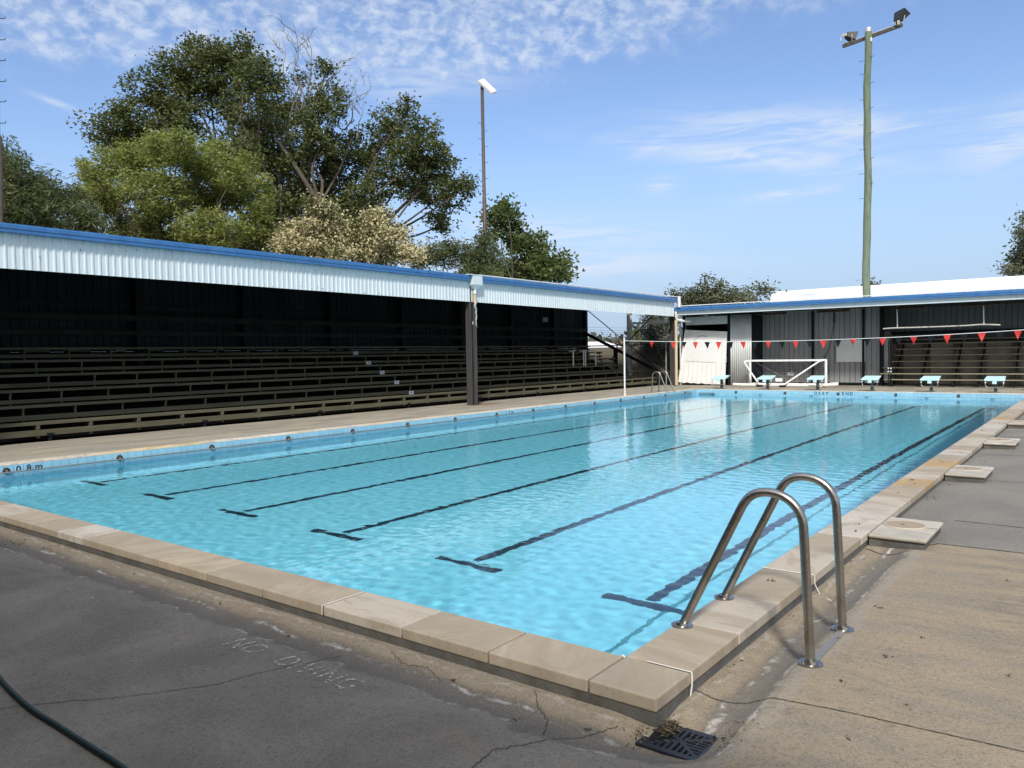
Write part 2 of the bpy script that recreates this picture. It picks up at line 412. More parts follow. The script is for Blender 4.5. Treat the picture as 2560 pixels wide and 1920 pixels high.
M_STONE = stone_mat('sandstone', [(0, (0.335, 0.285, 0.21)), (.25, (0.435, 0.385, 0.315)), (.45, (0.36, 0.30, 0.225)), (.62, (0.475, 0.435, 0.375)), (.8, (0.40, 0.33, 0.235)), (.93, (0.40, 0.27, 0.12))])
M_STONE_W = stone_mat('pale_stone', [(0, (0.62, 0.57, 0.49)), (.3, (0.66, 0.62, 0.55)), (.55, (0.58, 0.52, 0.43)), (.8, (0.60, 0.49, 0.33)), (.9, (0.62, 0.50, 0.30))])
M_MORTAR = mat('mortar', (0.10, 0.095, 0.085), 0.9, var=0.35, vscale=6, bump=0.5, bscale=60)
M_SEAL = mat('white_sealant', (0.75, 0.74, 0.72), 0.6)

def stones(name, rects, m, th=0.063, joint=0.010):
    mb = MB()
    for (x0, y0, x1, y1), v in rects:
        mb.box((x0+joint/2, y0+joint/2, -th), (x1-joint/2, y1-joint/2, 0), val=v)
    o = mb.build(name, m, bevel=0.0075)
    return struct(o)
def rv(a=0.01, b=0.99): return random.uniform(a, b)
rects = [((0, -CW, CW, 0), 0.05)]
xs = [0]; x = -0.60
near_j = [0, -.583, -1.185, -1.842, -2.448, -3.087, -3.727, -4.408, -4.93, -5.41, -5.96]
while near_j[-1] > -PW+.4: near_j.append(near_j[-1]-.62)
near_j[-1] = -PW
nv = [.5, .1, .3, .5, .15, .85, .55, .2, .65, .05, .5, .3, .1, .7, .2, .5, .1, .3]
for i, (a, b) in enumerate(zip(near_j[:-1], near_j[1:])): rects.append(((b, -CW, a, 0), nv[i % len(nv)]))
rj = [0, .60, 1.24, 1.896, 2.52, 3.134, 3.80, 4.43, 5.05, 5.82, 6.4, 6.95, 7.53]
while rj[-1] < PL: rj.append(rj[-1]+.625)
rj[-1] = PL
rvv = {0: .46, 1: .30, 2: .12, 3: .35, 4: .1, 5: .7, 6: .64, 7: .33, 8: .62, 9: .96, 10: .3, 11: .85, 12: .98}
for i, (a, b) in enumerate(zip(rj[:-1], rj[1:])): rects.append(((0, a, CW, b), rvv.get(i, rv())))
rects.append(((0, PL, CW, PL+CW), .3))
cop = stones('pool_coping', rects, M_STONE)
rects = []
lj = list(np.arange(0, PL+.1, .628)); lj[-1] = PL
for i, (a, b) in enumerate(zip(lj[:-1], lj[1:])): rects.append(((-PW-CW, a, -PW, b), .95 if i in (5, 6) else (.82 if i in (4, 13) else rv(.01, .79))))
fj = list(np.arange(0, PW+.1, .63)); fj[-1] = PW
for a, b in zip(fj[:-1], fj[1:]): rects.append(((-b, PL, -a, PL+CW), rv(.01, .9)))
rects += [((-PW-CW, PL, -PW, PL+CW), .2), ((-PW-CW, -CW, -PW, 0), .3)]
stones('pool_coping', rects, M_STONE_W)
mb = MB()
for a, b in (((-PW-CW+.012, -CW+.012, -.30), (CW-.012, -.004, -.045)), ((.004, -.006, -.30), (CW-.012, PL+CW-.01, -.046)),
             ((-PW-CW+.01, .004, -.30), (-PW-.004, PL+CW-.01, -.047)), ((-PW, PL+.004, -.30), (.002, PL+CW-.012, -.048))):
    mb.box(a, b)
struct(mb.build('coping_bed', M_MORTAR))
mb = MB()
def seal(p, q, wd=.0045):
    mb.tube([p, q], wd/2, 6)
seal((.12, .001, .0005), (CW+.001, .001, .0005)); mb.tube([(CW, .001, .001), (CW+.003, .001, -.01), (CW+.003, 0, -.06), (CW-.004, -.004, -.115)], .004, 6)
seal((-.012, -.002, 0), (.004, -.012, 0), .012)
seal((0.0, 1.896, .0005), (CW, 1.896, .0005)); mb.tube([(CW+.001, 1.896, 0), (CW+.003, 1.896, -.06), (CW+.05, 1.86, -.118), (CW+.13, 1.80, -.118)], .003, 6)
seal((-1.842, -CW, .0005), (-1.842, -.02, .0005)); mb.tube([(-1.842, -CW, 0), (-1.842, -CW-.003, -.055)], .003, 6)
struct(mb.build('joint_sealant', M_SEAL))

# deck on the camera's side: rises from a gutter that runs beside the coping
def coping_d(x, y):
    dx, dy = x-CW, -CW-y
    return np.where((dx > 0) & (dy > 0), np.hypot(np.maximum(dx, 0), np.maximum(dy, 0)), np.maximum(dx, dy))
def deck_h(x, y):
    x, y = np.asarray(x, float), np.asarray(y, float)
    d = coping_d(x, y)
    wn = np.clip((-y)/1.0+0.2, 0, 1)*np.clip((.9-x)/.9+.2, 0, 1)      # 1 beside the near edge, 0 beside the long edge
    hn = np.interp(d, [-.1, 0, .06, .16, .24, .34, .5, .9, 3], [-.118, -.118, -.122, -.142, -.147, -.139, -.118, -.108, -.08])
    hr = np.interp(d, [-.1, 0, .04, .11, .16, .24, .34, .6, 3], [-.105, -.105, -.106, -.118, -.120, -.105, -.055, -.050, -.045])
    h = wn*hn+(1-wn)*hr
    flat = np.clip((y-3.2)/.15, 0, 1)*(x > 0)                           # beyond the first slab the gutter is filled
    h = h*(1-flat)+flat*np.interp(d, [0, .5], [-.098, -.085])
    dr = np.maximum(np.abs(x-.47)/.17, np.abs(y+.37)/.13)
    h = h-.022*np.clip(1.9-dr, 0, .9)*1.0
    h = h+.004*np.sin(x*2.3+1)*np.sin(y*1.7)*np.clip(d, 0, 1)
    return h
def axis(knots):
    out = []
    for a, b, s in knots: out += list(np.arange(a, b, s))
    return np.array(out+[knots[-1][1]])
def deck_grid(X, Y, keep, name, m, hf):
    GX, GY = np.meshgrid(X, Y); Z = hf(GX, GY)
    V = np.stack([GX, GY, Z], -1).reshape(-1, 3); nx = len(X)
    i = (np.arange(len(Y)-1)[:, None]*nx+np.arange(nx-1)[None]).ravel()
    cx, cy = (GX[:-1, :-1]+GX[1:, 1:]).ravel()/2, (GY[:-1, :-1]+GY[1:, 1:]).ravel()/2
    i = i[keep(cx, cy)]
    F = np.stack([i, i+1, i+nx+1, i+nx], -1)
    u, inv = np.unique(F, return_inverse=True)
    V = V[u]; F = inv.reshape(F.shape)
    d = coping_d(V[:, 0], V[:, 1])
    return struct(np_mesh(name, V, F, m, smooth=True, attr={'edge': ('POINT', d)}))
M_DECK = bpy.data.materials.new('old_concrete'); M_DECK.use_nodes = True
t = NT(M_DECK.node_tree)
co = t.n('ShaderNodeTexCoord').outputs['Object']; sx = t.n('ShaderNodeSeparateXYZ', {0: co}); X_, Y_ = sx.outputs[0], sx.outputs[1]
n1 = t.noise(co, 0.9, 6, 0.62, 0.5); n2 = t.noise(t.map(co, scale=(1, 3.2, 1), rot=(0, 0, 0.3)), 1.5, 7, 0.66, 1.0); n3 = t.noise(co, 7, 5, 0.65); n4 = t.noise(co, 130, 3, 0.75); n5 = t.noise(co, 38, 4, 0.7)
ed = t.n('ShaderNodeAttribute', attribute_name='edge').outputs['Fac']
wob = t.m('MULTIPLY', t.m('SUBTRACT', t.noise(co, 3.2, 5, 0.6), 0.5), 0.20); wob2 = t.m('MULTIPLY', t.m('SUBTRACT', t.noise(co, 22, 4, 0.65), 0.5), 0.06)
edw = t.m('ADD', ed, t.m('ADD', wob, wob2))
dark = t.mix(t.ss(n1, 0.35, 0.68), (0.225, 0.197, 0.158), (0.35, 0.308, 0.245))
dark = t.mix(t.m('MULTIPLY', t.ss(n2, 0.5, 0.75), 0.5), dark, (0.345, 0.28, 0.205))
tan = t.mix(t.ss(n2, 0.36, 0.66), (0.31, 0.25, 0.17), (0.245, 0.212, 0.165))
tan = t.mix(t.m('MULTIPLY', t.ss(n1, 0.5, 0.72), 0.55), tan, (0.40, 0.325, 0.23))
tan = t.mix(t.m('MULTIPLY', t.ss(n3, 0.55, 0.72), 0.35), tan, (0.18, 0.155, 0.12))
grey = t.mix(t.ss(n1, 0.35, 0.65), (0.175, 0.166, 0.148), (0.225, 0.212, 0.186))
grey = t.mix(t.m('MULTIPLY', t.ss(n2, 0.52, 0.72), 0.35), grey, (0.17, 0.16, 0.145))
# tan beside the ladder, grey beyond the cut joint, grey-brown concrete along the near end
yw = t.m('ADD', Y_, t.m('MULTIPLY', t.m('SUBTRACT', n1, 0.5), 0.9))
toD = t.m('MULTIPLY', t.ss(t.m('SUBTRACT', t.m('ADD', t.m('MULTIPLY', X_, .75), t.m('MULTIPLY', yw, 1.0)), .0), .10, -.75), 1.0)
c = t.mix(t.m('GREATER_THAN', Y_, 3.62), tan, grey)
c = t.mix(toD, c, dark)
# damp brown stain, darker trough band, lighter ridge and lime lines along the gutter
notfar = t.m('LESS_THAN', Y_, 3.45)
def band(lo, hi, soft=0.02):
    return t.m('MULTIPLY', t.ss(edw, lo-soft, lo+soft), t.ss(edw, hi+soft, hi-soft))
lime_n = t.ss(t.noise(co, 9, 5, 0.7), 0.40, 0.62); lime_l = t.ss(t.noise(co, 1.6, 3, 0.6), 0.37, 0.55)
c = t.mix(t.m('MULTIPLY', t.m('MULTIPLY', band(.00, .19, .03), 0.55), notfar), c, (0.235, 0.185, 0.125))
c = t.mix(t.m('MULTIPLY', t.m('MULTIPLY', band(.13, .32, .03), 0.62), notfar), c, (0.115, 0.110, 0.105))
c = t.mix(t.m('MULTIPLY', t.m('MULTIPLY', band(.155, .180, .012), t.m('MULTIPLY', lime_n, lime_l)), t.m('MULTIPLY', notfar, .95)), c, (0.54, 0.52, 0.48))
c = t.mix(t.m('MULTIPLY', t.m('MULTIPLY', band(.305, .325, .008), t.m('MULTIPLY', lime_n, lime_l)), t.m('MULTIPLY', notfar, .9)), c, (0.50, 0.48, 0.45))
c = t.mix(t.m('MULTIPLY', t.m('MULTIPLY', band(.02, .045, .010), lime_n), t.m('MULTIPLY', notfar, .6)), c, (0.44, 0.42, 0.39))
c = t.mix(t.m('MULTIPLY', t.m('MULTIPLY', band(.345, .42, .02), .5), notfar), c, (0.30, 0.275, 0.235))
c = t.mix(t.m('MULTIPLY', t.m('MULTIPLY', band(.045, .10, .02), t.ss(n3, .40, .6)), t.m('MULTIPLY', notfar, .45)), c, (0.33, 0.29, 0.23))
c = t.mix(t.m('MULTIPLY', t.m('MULTIPLY', t.ss(X_, .95, 1.7), t.m('MULTIPLY', t.ss(Y_, 1.0, 1.9), notfar)), t.m('MULTIPLY', t.ss(n2, .40, .64), .55)), c, (0.125, 0.105, 0.080))  # darker brown patch towards the right of the tan slab
# stray stains, aggregate specks, fine grain
c = t.mix(t.m('MULTIPLY', t.ss(n4, 0.55, 0.70), 0.62), c, (0.44, 0.42, 0.375))
c = t.mix(t.m('MULTIPLY', t.ss(n4, 0.47, 0.30), 0.70), c, (0.06, 0.055, 0.05))
c = t.mix(t.m('MULTIPLY', t.ss(n5, 0.50, 0.72), 0.50), c, (0.10, 0.092, 0.08))
c = t.mix(t.m('MULTIPLY', t.ss(n3, 0.62, 0.78), 0.35), c, (0.11, 0.10, 0.09))
b = t.n('ShaderNodeBsdfPrincipled', {'Base Color': c, 'Roughness': 0.88, 'Specular IOR Level': 0.3})
hgt = t.m('ADD', t.m('MULTIPLY', n4, 0.5), t.m('ADD', t.m('MULTIPLY', n5, 0.5), t.m('MULTIPLY', n3, 0.9)))
t.put(b, 'Normal', t.n('ShaderNodeBump', {'Height': hgt, 'Strength': 0.8, 'Distance': 0.007})); t.n('ShaderNodeOutputMaterial', {'Surface': b})

hole = lambda x, y: (abs(x-.455) < .125) & (abs(y+.363) < .105)
keepn = lambda x, y: ((x > CW-.012) | (y < -CW+.012)) & ~hole(x, y)
Xa = axis([(-16, -8, .25), (-8, -3.5, .1), (-3.5, .30, .035), (.30, .6, .02), (.6, 1.2, .04), (1.2, 3, .15), (3, 20, .8)])
Ya = axis([(-10, -3, .4), (-3, -1.2, .08), (-1.2, .3, .025), (.3, 3.1, .08), (3.1, 3.5, .05), (3.5, 6, .15), (6, 29, .5)])
deck_grid(Xa, Ya, keepn, 'pool_deck', M_DECK, deck_h)
# joints and cracks: thin dark grooves (ribbons following the slab)
M_CRACK = mat('crack_dirt', (0.050, 0.044, 0.036), 0.95)
mb = MB()
def low(p, z=-.11): return CAMP.x+(p[0]-CAMP.x)*(CAMP.z-z)/(CAMP.z+.15), CAMP.y+(p[1]-CAMP.y)*(CAMP.z-z)/(CAMP.z+.15)
def ribbon(pts, wd, jit=0.0, step=0.012):
    P = [Vector((*p, 0)) for p in pts]; out = []
    for a, b in zip(P[:-1], P[1:]):
        n = max(1, int((b-a).length/step))
        for i in range(n): out.append(a.lerp(b, i/n))
    out.append(P[-1])
    for i, p in enumerate(out):
        if 0 < i < len(out)-1: p += Vector((random.gauss(0, jit), random.gauss(0, jit), 0))
    L = []
    for i, p in enumerate(out):
        d = (out[min(i+1, len(out)-1)]-out[max(i-1, 0)]).normalized(); s_ = Vector((-d.y, d.x, 0))*wd/2*random.uniform(.6, 1.3)
        q = []
        for k in (p-s_, p+s_): q.append((k.x, k.y, float(deck_h(k.x, k.y))+.0035))
        L.append(q)
    for a, b in zip(L[:-1], L[1:]): mb.quad(a[0], a[1], b[1], b[0])
ribbon([(.32, .06), (.42, .04), (.62, .07), (1.0, .10), (1.62, .14), (2.6, .22), (5, .4)], .006, .0016)
ribbon([(.352, 3.22), (.5, 3.17), (.68, 3.2), (.69, 3.45), (.80, 3.62), (1.37, 3.635), (2, 3.64), (4, 3.64)], .014, .003)
ribbon([(.77, 4.63), (1.3, 4.62), (3, 4.62), (5, 4.62)], .014, .002)
for yy_ in (7.2, 9.8, 12.4, 15.2, 18, 21, 24): ribbon([(.42, yy_), (4, yy_+.05)], .016, .002, .1)
ribbon([low(q) for q in ((-1.50, -.50), (-1.56, -.75), (-1.63, -.97), (-1.66, -1.15), (-1.80, -1.37), (-1.93, -1.55), (-2.06, -1.68), (-2.24, -1.91), (-2.5, -2.3))], .0042, .0035)
ribbon([(.20, -.42), (.1, -.60), (.02, -.68), (-.05, -.82), (-.10, -.9), (-.05, -1.2)], .004, .004)
ribbon([(-.28, -.36), (-.2, -.46), (-.1, -.52), (-.02, -.66)], .0032, .004)
ribbon([(-1.2, -.40), (-1.05, -.47), (-.9, -.44), (-.75, -.5)], .003, .004)
struct(mb.build('deck_crack', M_CRACK))
# flaking white lettering on the slab
def flake_mat(name, amt):
    M = bpy.data.materials.new(name); M.use_nodes = True; t = NT(M.node_tree)
    co = t.n('ShaderNodeTexCoord').outputs['Object']
    f = t.m('MULTIPLY', t.ss(t.noise(t.map(co, rot=(0, 0, -.75), scale=(1, 3.0, 1)), 16, 4, 0.7), amt, amt+.10), t.ss(t.noise(co, 60, 3, .7), .38, .52))
    b = t.n('ShaderNodeBsdfPrincipled', {'Base Color': (0.62, 0.60, 0.55), 'Roughness': 0.85})
    t.n('ShaderNodeOutputMaterial', {'Surface': t.n('ShaderNodeMixShader', {0: f, 1: t.n('ShaderNodeBsdfTransparent'), 2: b})}); return M
def slab_text(txt, size, x, y, m, sx, sp_=1.1):
    o = struct(text_mesh('painted_lettering', txt, size, m, Matrix.Translation((x, y, 0)) @ Matrix.Diagonal((sx, 1, 1, 1)), None, sp_))
    for v in o.data.vertices: v.co.z = float(deck_h(v.co.x, v.co.y))+.003
    return o
MF1 = flake_mat('flaking_white_paint', .43); MF2 = flake_mat('worn_white_paint', .54)
slab_text('NO', .215, *low((-2.03, -.742)), MF1, .78); slab_text('DIVING', .215, *low((-1.40, -.752)), MF1, .78)
slab_text('NO', .20, *low((-4.42, -.78)), MF2, .8); slab_text('DIVING', .20, *low((-3.83, -.80)), MF2, .8)

# decks flush with the coping on the far and left sides
M_DECK2 = bpy.data.materials.new('beige_concrete'); M_DECK2.use_nodes = True
t = NT(M_DECK2.node_tree); co = t.n('ShaderNodeTexCoord').outputs['Object']
m1 = t.noise(t.map(co, scale=(2.4, .5, 1)), 0.9, 6, 0.62, 0.8); m2 = t.noise(t.map(co, scale=(2.6, .7, 1), loc=(3, 8, 0)), 1.2, 6, 0.6, 0.5); m3 = t.noise(co, 30, 5, 0.7)
c = t.mix(t.ss(m1, 0.36, 0.64), (0.245, 0.23, 0.195), (0.345, 0.315, 0.25))  # mottled beige concrete
c = t.mix(t.m('MULTIPLY', t.ss(m2, 0.50, 0.70), 0.6), c, (0.44, 0.345, 0.225))
c = t.mix(t.m('MULTIPLY', t.ss(m3, 0.55, 0.75), 0.4), c, (0.15, 0.135, 0.115))
# rust run-off round the roof post
sx = t.n('ShaderNodeSeparateXYZ', {0: co})
rr = t.m('SQRT', t.m('ADD', t.m('POWER', t.m('MULTIPLY', t.m('SUBTRACT', sx.outputs[0], -12.85), 2.2), 2), t.m('POWER', t.m('MULTIPLY', t.m('SUBTRACT', sx.outputs[1], 14.75), .85), 2)))
rust = t.ss(t.m('ADD', rr, t.m('MULTIPLY', t.m('SUBTRACT', m1, .5), 1.4)), .85, .15)
c = t.mix(t.m('MULTIPLY', rust, .75), c, (0.20, 0.085, 0.03))
b = t.n('ShaderNodeBsdfPrincipled', {'Base Color': c, 'Roughness': 0.9, 'Specular IOR Level': 0.3})
t.put(b, 'Normal', t.n('ShaderNodeBump', {'Height': m3, 'Strength': 0.35, 'Distance': 0.005})); t.n('ShaderNodeOutputMaterial', {'Surface': b})
mb = MB()
mb.box((-13.92, -8, -.3), (-PW-CW-.004, 28.6, -.012))
mb.box((-PW-CW-.003, PL+CW+.004, -.3), (CW+.01, 29.2, -.014)); mb.box((CW+.012, PL-.5, -.3), (20, 29.2, -.016))
struct(mb.build('pool_deck', M_DECK2))
# surrounding ground, left open under the pool and decks
M_GROUND = mat('dry_grass_ground', (0.085, 0.085, 0.04), 0.95, var=0.35, vscale=0.4, col2=(0.16, 0.13, 0.075), cscale=0.15, bump=0.4, bscale=3)
mb = MB(); A, Bx0, Bx1, By0, By1 = 2500, -13.5, 15, -6, 28.8
for a, b in (((-A, -A), (A, By0)), ((-A, By1), (A, A)), ((-A, By0), (Bx0, By1)), ((Bx1, By0), (A, By1))):
    mb.quad((a[0], a[1], -.32), (b[0], a[1], -.32), (b[0], b[1], -.32), (a[0], b[1], -.32))
struct(mb.build('ground', M_GROUND))

# ================================================================== POOLSIDE FITTINGS
def steel_mat():
    M = bpy.data.materials.new('brushed_steel'); M.use_nodes = True; t = NT(M.node_tree)
    co = t.n('ShaderNodeTexCoord').outputs['Object']
    n = t.noise(co, 14, 4, .6); s_ = t.noise(t.map(co, scale=(30, 30, 200)), 1.0, 3, .6)
    c = t.mix(t.ss(n, .4, .7), (0.40, 0.385, 0.36), (0.33, 0.30, 0.265))
    b = t.n('ShaderNodeBsdfPrincipled', {'Base Color': c, 'Metallic': 1.0, 'Roughness': t.n('ShaderNodeMapRange', {0: s_, 1: .3, 2: .7, 3: .24, 4: .40})})
    t.put(b, 'Normal', t.n('ShaderNodeBump', {'Height': s_, 'Strength': 0.04, 'Distance': .001}))
    t.n('ShaderNodeOutputMaterial', {'Surface': b}); return M
M_STEEL = steel_mat()
def arc_rail(p0, top0, apex, top1, p1, y, r=0.0225):
    """inverted-U rail: straight leg, smooth bend, straight leg (x,z profile at constant y)"""
    P = []
    (x0, z0), (xa, za), (xm, zm), (xb, zb), (x1, z1) = p0, top0, apex, top1, p1
    for i in range(4): P.append((x0+(xa-x0)*i/4, z0+(za-z0)*i/4))
    def bez(a, c, d, b, n):
        for i in range(n): 
            u = i/n
            yield tuple((1-u)**3*a[k]+3*(1-u)**2*u*c[k]+3*(1-u)*u*u*d[k]+u**3*b[k] for k in (0, 1))
    dl = ((xa-x0), (za-z0)); L = math.hypot(*dl); dl = (dl[0]/L, dl[1]/L); k = (zm-za)*.62
    P += list(bez((xa, za), (xa+dl[0]*k, za+dl[1]*k), (xm-.085, zm), (xm, zm), 10))
    dr = ((xb-x1), (zb-z1)); L = math.hypot(*dr); dr = (dr[0]/L, dr[1]/L); k2 = (zm-zb)*.62
    P += list(bez((xm, zm), (xm+.10, zm), (xb+dr[0]*k2, zb+dr[1]*k2), (xb, zb), 10))
    for i in range(5): P.append((xb+(x1-xb)*i/4, zb+(z1-zb)*i/4))
    return MB().tube([(x, y, z) for x, z in P], r, 16)
def flange(x, y, z, tilt=0.0):
    mb = MB(); mb.cyl((x, y, z), .058, .006, 28); mb.cyl((x, y, z+.006), .034, .014, 24, r2=.030)
    mb.cyl((x-.030, y-.02, z+.006), .007, .009, 10)
    return mb
t_ = thing('handrail', 'brushed steel handrail of two arched tubes on the near corner coping', 'handrail', (0.4, .83, 0))
for y in (.545, 1.122):
    h1 = float(deck_h(.718, y))
    r_ = arc_rail((.045, 0), (.37, .66), (.515, .765), (.686, .60), (.718, h1), y).build('rail', M_STEEL, t_)
    flange(.045, y, .001).build('flange', M_STEEL, r_); flange(.718, y, h1).build('flange', M_STEEL, r_)
mb = MB(); h1 = float(deck_h(.718, .8)); mb.box((.705, .60, h1+.0015), (.742, 1.07, h1+.0065)); mb.build('base_strap', mat('dull_steel', (.30, .29, .28), .55, .6), t_, bevel=.001)
# far-left ladder, turned to the left wall
t_ = thing('handrail', 'small steel pool ladder rails at the far left corner of the pool', 'handrail', (-11, 23.2, 0))
for y in (22.55, 23.12):
    P = arc_rail((.045, 0), (.30, .60), (.46, .74), (.64, .58), (.66, -.01), y)
    P.v = [(-PW-x, yy_, z) for x, yy_, z in P.v]
    r_ = P.build('rail', M_STEEL, t_)
    f1 = flange(.045, y, .001); f1.v = [(-PW-x, a, z) for x, a, z in f1.v]; f1.build('flange', M_STEEL, r_)
    f1 = flange(.66, y, -.010); f1.v = [(-PW-x, a, z) for x, a, z in f1.v]; f1.build('flange', M_STEEL, r_)
# stainless grab rail along the left wall
M_RAILG = mat('dull_rail', (0.30, 0.29, 0.27), 0.45, 0.7, var=0.2, vscale=3)
M_BRASS = mat('corroded_anchor', (0.060, 0.040, 0.030), 0.55, 0.5, var=0.4, vscale=30)
t_ = thing('grab_rail', 'long thin steel grab rail fixed along the left pool wall at the waterline', 'rail', (-PW, 12, -.11))
MB().tube([(-PW+.05, .95, -.110), (-PW+.05, 12, -.113), (-PW+.05, 24.35, -.108), (-PW+.02, 24.5, -.108)], .0125, 8).build('tube', M_RAILG, t_)
MB().tube([(-PW+.10, PL-.05, -.135), (-PW+.75, PL-.05, -.135)], .0125, 8).build('end_tube', M_RAILG, t_)
def anchor(name, loc, nrm, label, group):
    n = Vector(nrm); a = MB()
    a.tube([Vector(loc)+n*.008, Vector(loc)+n*.03], [.050, .044], 18); a.tube([Vector(loc)+n*.03, Vector(loc)+n*.036], [.020, .012], 12, mi=1)
    ring = [Vector(loc)+n*.030+Vector((0 if n.x else math.cos(q)*.030, 0 if n.y else math.cos(q)*.030, math.sin(q)*.030)) for q in np.linspace(0, 6.28, 14)[:-1]]
    a.tube(ring, .010, 6, closed=True)
    return tag(a.build(name, [M_BRASS, mat('anchor_hole', (0.25, 0.22, 0.2), .5)], loc=loc), label, 'rope anchor', group)
for y in np.arange(1.187, 24, 1.622): anchor('rope_anchor', (-PW, float(y), -.088), (1, 0, 0), 'round corroded rope anchor on the left pool wall above the grab rail', 'anchors along the left pool wall')
for k in range(6): anchor('rope_anchor', (-9.19+1.822*k, PL, -.088), (0, -1, 0), 'round dark lane rope anchor set into the tiles of the deep end wall', 'anchors across the deep end wall')

# skimmer lids
M_SLAB = stone_mat('slab_stone', [(0, (0.52, 0.485, 0.42)), (.5, (0.46, 0.43, 0.37))]); M_LID = mat('beige_lid', (0.33, 0.26, 0.18), 0.55, var=0.12, vscale=12, bump=.1, bscale=90)
def skimmer(y0, y1, label):
    t_ = thing('skimmer_cover', label, 'access cover', (.55, (y0+y1)/2, 0), 'square access slabs along the right coping')
    mb = MB(); mb.box((CW+.004, y0, -.032), (.765, y1, -.001), val=random.choice([.1, .6])); mb.build('slab', M_SLAB, t_, bevel=.013)
    MB().box((CW+.006, y0+.02, -.14), (.748, y1-.02, -.032)).build('base', M_MORTAR, t_)
    c = (.525, (y0+y1)/2+.09)
    mb = MB(); mb.cyl((*c, -.0005), .150, .007, 40); mb.build('lid', M_LID, t_, bevel=.002)
    lid = t_.children[-1]
    mb = MB(); mb.box((c[0]-.03, c[1]-.02, .0066), (c[0]+.0, c[1]-.005, .0085)); mb.build('finger_slot', M_CRACK, lid)
    rg = MB(); rg.tube([(c[0]+.156*math.cos(q), c[1]+.156*math.sin(q), .001) for q in np.linspace(0, 2*math.pi, 41)[:-1]], .007, 6, closed=True); rg.build('rim', mat('lid_rim', (.5, .45, .36), .5), lid)
    mb = MB(); mb.box((.675, c[1]-.02, -.002), (.767, c[1]-.013, .001)); mb.build('slab_joint', M_CRACK, t_)
skimmer(3.31, 4.09, 'pale stone access slab with round beige lid closest to the steel handrail')
skimmer(6.97, 7.81, 'pale stone access slab with round lid, second along the right coping from the handrail')
skimmer(10.55, 11.40, 'pale stone access slab with round lid, third along the right coping from the handrail')
skimmer(14.2, 15.05, 'pale stone access slab with round lid at the right frame edge, farthest from the handrail')

# drain grate in the corner of the gutter
M_IRON = mat('black_plastic_grate', (0.018, 0.022, 0.030), 0.42, var=0.3, vscale=12, bump=0.15, bscale=80)
t_ = thing('drain_grate', 'square black drain grate with radiating slots, choked with dead leaves', 'drain', (.455, -.363, -.15))
gx0, gx1, gy0, gy1, gz = .315, .605, -.482, -.243, float(deck_h(.455, -.33))+.006
mb = MB()
NG = 58; xs_ = np.linspace(gx0, gx1, NG+1); ys_ = np.linspace(gy0, gy1, NG+1)
cxg, cyg = (gx0+gx1)/2, (gy0+gy1)/2
def solid(x, y):
    u, v = (x-cxg)/((gx1-gx0)/2), (y-cyg)/((gy1-gy0)/2)
    if max(abs(u), abs(v)) > .76: return True
    if abs(abs(u)-abs(v)) < .09 or max(abs(u), abs(v)) < .10: return True
    q = v if abs(u) < abs(v) else u
    s = u if abs(u) < abs(v) else v
    return (s*5.6+50.5) % 1.0 < .46
cell = [[solid((xs_[i]+xs_[i+1])/2, (ys_[j]+ys_[j+1])/2) for j in range(NG)] for i in range(NG)]
for j in range(NG):
    i = 0
    while i < NG:
        if cell[i][j]:
            k = i
            while k < NG and cell[k][j]: k += 1
            mb.box((xs_[i], ys_[j], gz-.014), (xs_[k], ys_[j+1], gz)); i = k
        else: i += 1
mb.build('grate', M_IRON, t_)
mb = MB(); mb.box((gx0+.002, gy0+.002, -.40), (gx1-.002, gy1-.002, -.39)); 
for a, b in (((gx0, gy0), (gx0+.008, gy1)), ((gx1-.008, gy0), (gx1, gy1)), ((gx0, gy0), (gx1, gy0+.008)), ((gx0, gy1-.008), (gx1, gy1))): mb.box((a[0], a[1], -.39), (b[0], b[1], gz-.015))
mb.build('pit', mat('drain_dark', (0.02, 0.02, 0.018), .9), t_)
for sx_, sy_ in ((-1, -1), (1, 1), (1, -1)): MB().cyl((cxg+sx_*.128, cyg+sy_*.104, gz-.001), .005, .003, 10).build('screw', mat('bright_screw', (.7, .7, .7), .3, 1.0), t_)
# dead leaf clumps on the grate and leaf litter
M_LEAF = mat('dead_leaf', (0.075, 0.055, 0.036), 0.85, var=0.5, vscale=40, col2=(0.14, 0.105, 0.068), cscale=60)
def leaf_bits(mb, c, n, rx, ry, rz, size):
    for _ in range(n):
        p = Vector((c[0]+random.gauss(0, rx), c[1]+random.gauss(0, ry), c[2]+abs(random.gauss(0, rz))))
        R_ = Matrix.Rotation(random.uniform(0, 6.28), 4, 'Z') @ Matrix.Rotation(random.gauss(0, .7), 4, 'X') @ Matrix.Rotation(random.gauss(0, .5), 4, 'Y')
        l, w_ = size*random.uniform(.6, 1.6), size*random.uniform(.2, .5)
        q = [p+R_ @ Vector(v) for v in ((-l, 0, 0), (-l*.2, w_, l*.15), (l*.6, w_*.6, .1*l), (l, 0, 0), (l*.5, -w_*.7, l*.12), (-l*.3, -w_, .05*l))]
        mb.quad(*q)
mb = MB(); leaf_bits(mb, (.385, -.335, gz), 190, .018, .020, .014, .010); leaf_bits(mb, (.375, -.275, gz+.002), 130, .013, .013, .014, .009); leaf_bits(mb, (.50, -.34, gz), 14, .03, .02, .003, .008)
for _ in range(9):
    a = Vector((random.gauss(.40, .03), random.gauss(-.32, .035), gz+.012)); d = Vector((random.gauss(0, .04), random.gauss(0, .03), random.uniform(-.005, .03))); mb.tube([a, a+d*.5+Vector((0, 0, .006)), a+d], .0011, 4)
tag(mb.build('leaf_clump', M_LEAF), 'clump of brown dead leaves and twigs caught on the drain grate', 'leaves', kind='stuff')
mb = MB()
